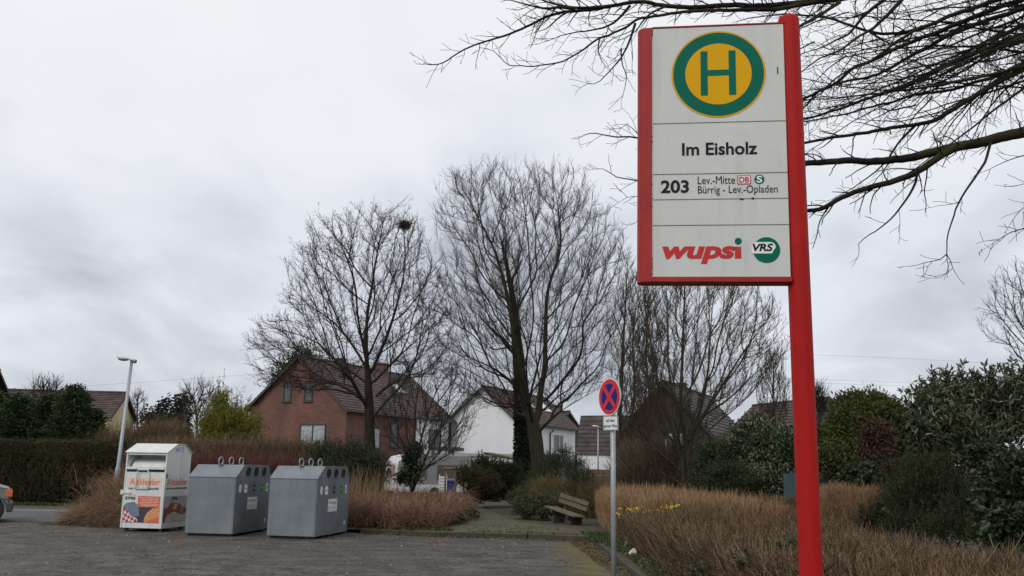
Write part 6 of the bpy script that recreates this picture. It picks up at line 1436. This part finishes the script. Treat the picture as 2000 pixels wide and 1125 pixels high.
shrub('dark green yew bush in front of the screen fence', [lb(1812, 965, 15.6, 72, 62), lb(1770, 990, 15.4, 40, 45), lb(1855, 985, 15.2, 50, 50), lb(1810, 930, 15.8, 44, 38), lb(1890, 1010, 14.6, 50, 40), lb(1935, 1040, 13.2, 40, 40), lb(1780, 1030, 15.0, 56, 26), lb(1850, 1042, 14.2, 56, 26), lb(1720, 1015, 15.8, 40, 20)], M_yew, 1500, 26, .05, .06, .012, name='yew_bush', up=.55, out=.8, jag=.16, shoots=260, shoot_len=.32)
shrub('large leaved ivy mass climbing at the lower right photo edge', [lb(1968, 980, 12.6, 42, 62), lb(1985, 930, 12.8, 38, 40), lb(1975, 1040, 12.2, 40, 45), lb(1920, 895, 15.0, 30, 20), lb(2030, 980, 12.6, 50, 80)], M_ivy, 800, 13, .07, .085, .075, name='ivy_mass', cat='ivy', up=-.25, out=.7, jag=.05)
shrub('ivy covered stretch of screen fence left of the yew', [lb(1700, 965, 16.9, 32, 36, 16), lb(1722, 1000, 16.6, 40, 22, 18), lb(1680, 930, 17.2, 30, 18, 16)], M_ivy, 420, 14, .06, .07, .055, name='ivy_clump', cat='ivy', up=-.1, out=.7, jag=.1)
shrub('leafy green climber trailing over fence top beside red pole', [lb(1625, 905, 18.0, 42, 28), lb(1650, 925, 17.8, 40, 16)], M_thuja, 260, 14, .08, .07, .04, name='climber', cat='climber')
shrub('pale leaved low ivy between the tan hedge block and yew', [lb(1740, 1005, 15.9, 40, 20), lb(1700, 1015, 16.0, 26, 15)], M_mound, 180, 14, .06, .07, .05, name='ground_ivy', cat='ivy')
shrub('green ivy sprays pushing through the brown hedge left of the red pole', [lb(1540, 1085, 9.5, 22, 16), lb(1470, 1105, 9.3, 26, 12), lb(1370, 1118, 11, 20, 8)], M_mound, 90, 9, .05, .06, .035, name='ground_ivy', cat='ivy', inner=False)
shrub('dark green holly bush behind the dense bare tree trunk', [lb(1400, 920, 24.5, 48, 52), lb(1450, 930, 24.2, 52, 48), lb(1380, 960, 24.0, 36, 30)], M_dgreen, 1000, 18, .085, .07, .035, name='holly_bush', jag=.12)
shrub('dark glossy evergreen bush just left of the red pole', [lb(1505, 890, 23.5, 55, 56), lb(1470, 860, 24.0, 42, 40), lb(1540, 900, 23.0, 40, 52), lb(1500, 950, 22.6, 60, 34)], M_laurel, 1000, 15, .10, .10, .04, name='laurel_bush', jag=.14, shoots=50, shoot_len=.3)
shrub('drooping dark conifer bush left of the red pole base', [lb(1420, 945, 22.4, 46, 40), lb(1450, 960, 22.0, 40, 30)], M_yew, 500, 24, .07, .085, .016, name='conifer_bush', droop=.4, out=.8)
shrub('feathery green shrub behind the holly by the dark house', [lb(1445, 890, 27, 50, 34)], leafmat('feathery_green', [(.02, .028, .008), (.05, .06, .018), (.085, .085, .028)], .8, 0, .3, 1), 420, 22, .09, .07, .016, name='feathery_shrub', shoots=60, shoot_len=.4)
shrub('dark evergreen bush behind the glass containers under the left bare tree', [lb(640, 915, 27.2, 44, 48), lb(690, 920, 27.0, 50, 52), lb(735, 930, 26.6, 26, 44), lb(660, 940, 26.6, 60, 40)], M_dgreen, 1300, 24, .075, .075, .016, name='conifer_bush', up=.45, out=.7, jag=.14, shoots=130, shoot_len=.3)
shrub('ivy clump climbing the stems of the bare spreading shrub', [lb(803, 908, 28.9, 13, 34, 10), lb(813, 884, 29, 9, 18, 8), lb(796, 936, 28.8, 20, 14, 12)], M_ivy, 260, 12, .07, .075, .06, name='ivy_clump', cat='ivy', up=-.1)
shrub('dark green bush left of the ivy clad trunk', [lb(940, 922, 36, 18, 28), lb(968, 930, 36, 26, 28), lb(1000, 932, 36, 22, 26)], M_dgreen, 620, 24, .09, .06, .026, shoots=60, shoot_len=.4)
shrub('grey green twiggy bush at the foot of the twin trunked tree', [lb(1085, 920, 33, 34, 36), lb(1120, 925, 32, 30, 30), lb(1060, 940, 33, 34, 24), lb(1135, 945, 30, 30, 26), lb(1105, 892, 33, 12, 20)], M_dgreen, 800, 20, .10, .07, .014, shoots=70, shoot_len=.35)
shrub('low ivy and twig mound between the path and the bench', [lb(1030, 992, 28.0, 28, 20), lb(1062, 990, 27.6, 32, 22), lb(1020, 976, 31, 32, 14), lb(1090, 982, 28.2, 22, 16), lb(1048, 966, 32, 42, 16)], M_mound, 1400, 22, .055, .05, .03, name='ivy_mound', cat='ivy', jag=.07, shoots=160, shoot_len=.26)
shrub('low ivy hummock closing off the far end of the path', [lb(968, 966, 36.5, 26, 14), lb(940, 972, 36, 20, 12), lb(990, 958, 37, 26, 18)], M_mound, 420, 20, .06, .055, .036, name='ground_ivy', cat='ivy', shoots=60, shoot_len=.3)
shrub('trailing ivy along the left side of the slab path', [lb(898, 990, 29, 22, 10), lb(912, 1004, 27, 20, 8), lb(880, 1014, 25, 36, 6), lb(930, 962, 36, 20, 14)], M_mound, 380, 16, .06, .06, .042, name='ground_ivy', cat='ivy', zmin=.1)
shrub('brown leafy low shrub beside the tree guard posts', [lb(918, 938, 34, 26, 26), lb(950, 948, 35, 30, 18)], leafmat('brown_green', [(.03, .022, .012), (.065, .05, .022), (.10, .075, .035)], .8, 0, .3, 1), 420, 16, .09, .07, .03, name='low_shrub', shoots=60, shoot_len=.4)
# evergreens beyond the left hedge
def cone_tree(label, u, vtop, Y, half, n, mt, ln, wd, name='conifer_tree', group=None, per=16, base_v=905, jag=.12, width_pow=.8, trunk=True, droop=.15):
    p = at(u, vtop, Y); hgt = p[2]; rw = half / F * Y; t = thing(name, label, 'tree', (p[0], Y, 0), 0, group); f = np.power(rng.random(n), .75); z = hgt * (1 - f) ; z = hgt - f * (hgt - .3)
    rad = rw * np.power(f, width_pow) * (1 + rng.normal(0, jag, n)) * np.power(rng.random(n), .3); th = rng.uniform(0, 2 * PI, n); ctr = np.column_stack([np.cos(th) * rad, np.sin(th) * rad, z + rng.normal(0, .05 * hgt / 4, n)])
    b = Bulk(); cr = ln * .8; P = np.repeat(ctr, per, 0) + rng.normal(0, cr, (n * per, 3)) * np.array((1, 1, .6)); D = np.repeat(np.column_stack([np.cos(th), np.sin(th), np.full(n, .25 - droop)]), per, 0) + rng.normal(0, .45, (n * per, 3)); b.leaves(P, D, rng.uniform(.7, 1.3, n * per) * ln, wd); b.build('crown', mt, t)
    mb = MB(); mb.tube([(0, 0, 0), (0, 0, hgt * .5), (0, 0, hgt * .97)], [rw * .10 + .03, rw * .06 + .02, .012], 8); mb.build('trunk', M_barkA, t, True); return t
for u, vt, Y, hf, lab in ((-10, 768, 40, 52, 'dark evergreen tree cut by the photo edge above the clipped hedge'), (40, 772, 38.5, 52, 'dark evergreen tree second from the photo edge above the clipped hedge'), (100, 774, 40, 44, 'dark evergreen tree below the little bare tree'), (148, 757, 39, 56, 'tallest dark evergreen tree left of the cream gable'), (182, 806, 40, 36, 'dark evergreen tree against the brown roof of the cream house')):
    cone_tree(lab, u, vt, Y, hf, 1000, M_cypress, .17, .055, group='dark evergreens above the clipped hedge', per=20, width_pow=.55, jag=.16)
for u, vt, Y, hf, lab in ((325, 780, 66, 22, 'small blunt spruce silhouette between the scrub and sky'), (357, 771, 68, 24, 'pointed dark spruce silhouette beside the little bare tree'), (294, 800, 72, 12, 'tiny dark spruce silhouette beyond the brown scrub')):
    cone_tree(lab, u, vt, Y, hf, 230, M_spruce, .36, .12, 'spruce_tree', 'small spruces beyond the scrub', 14, width_pow=.85, jag=.25, droop=.3)
shrub('yellow green willow bush left of the brick house', [lb(442, 838, 40, 46, 44), lb(412, 848, 40, 26, 36), lb(474, 850, 40, 34, 40), lb(428, 800, 40, 14, 34), (at(450, 885, 40), (1.6, 1.0, .9))], M_yellowg, 1100, 24, .12, .14, .026, name='willow_bush', up=.8, out=.5, shoots=170, shoot_len=1.1)
shrub('dark green low bush at the left foot of the brick house', [lb(485, 878, 45, 22, 18)], M_dgreen, 160, 16, .12, .1, .04)
shrub('large dark conifer rising behind the brick house roof', [lb(590, 735, 78, 42, 56), lb(560, 760, 78, 34, 48), lb(615, 760, 78, 30, 50), (at(585, 830, 78), (2.4, 2.0, 2.4))], M_yew, 900, 16, .28, .26, .08, name='conifer_tree', cat='tree', jag=.16)
# far hedgerow closing the view at ground level
q = sample_poly([(-130, 126), (130, 126), (130, 150), (-130, 150)], 14000); tb_ = Bulk(); tb_.leaves(np.column_stack([q, rng.uniform(0, 1, 14000) ** .8 * (3.2 + 1.0 * lump(q, .12))]), rng.normal(0, 1, (14000, 3)) + np.array((0, 0, .5)), rng.uniform(.5, 1.3, 14000), .35)
o = tb_.build('treeline', leafmat('far_scrub', [(.035, .03, .022), (.065, .055, .04)], .95, 0, .3, .1)); tag(o, 'distant brown hedgerow closing the view behind the houses', 'hedgerow', None, 'stuff')
print('objects', len(bpy.data.objects))
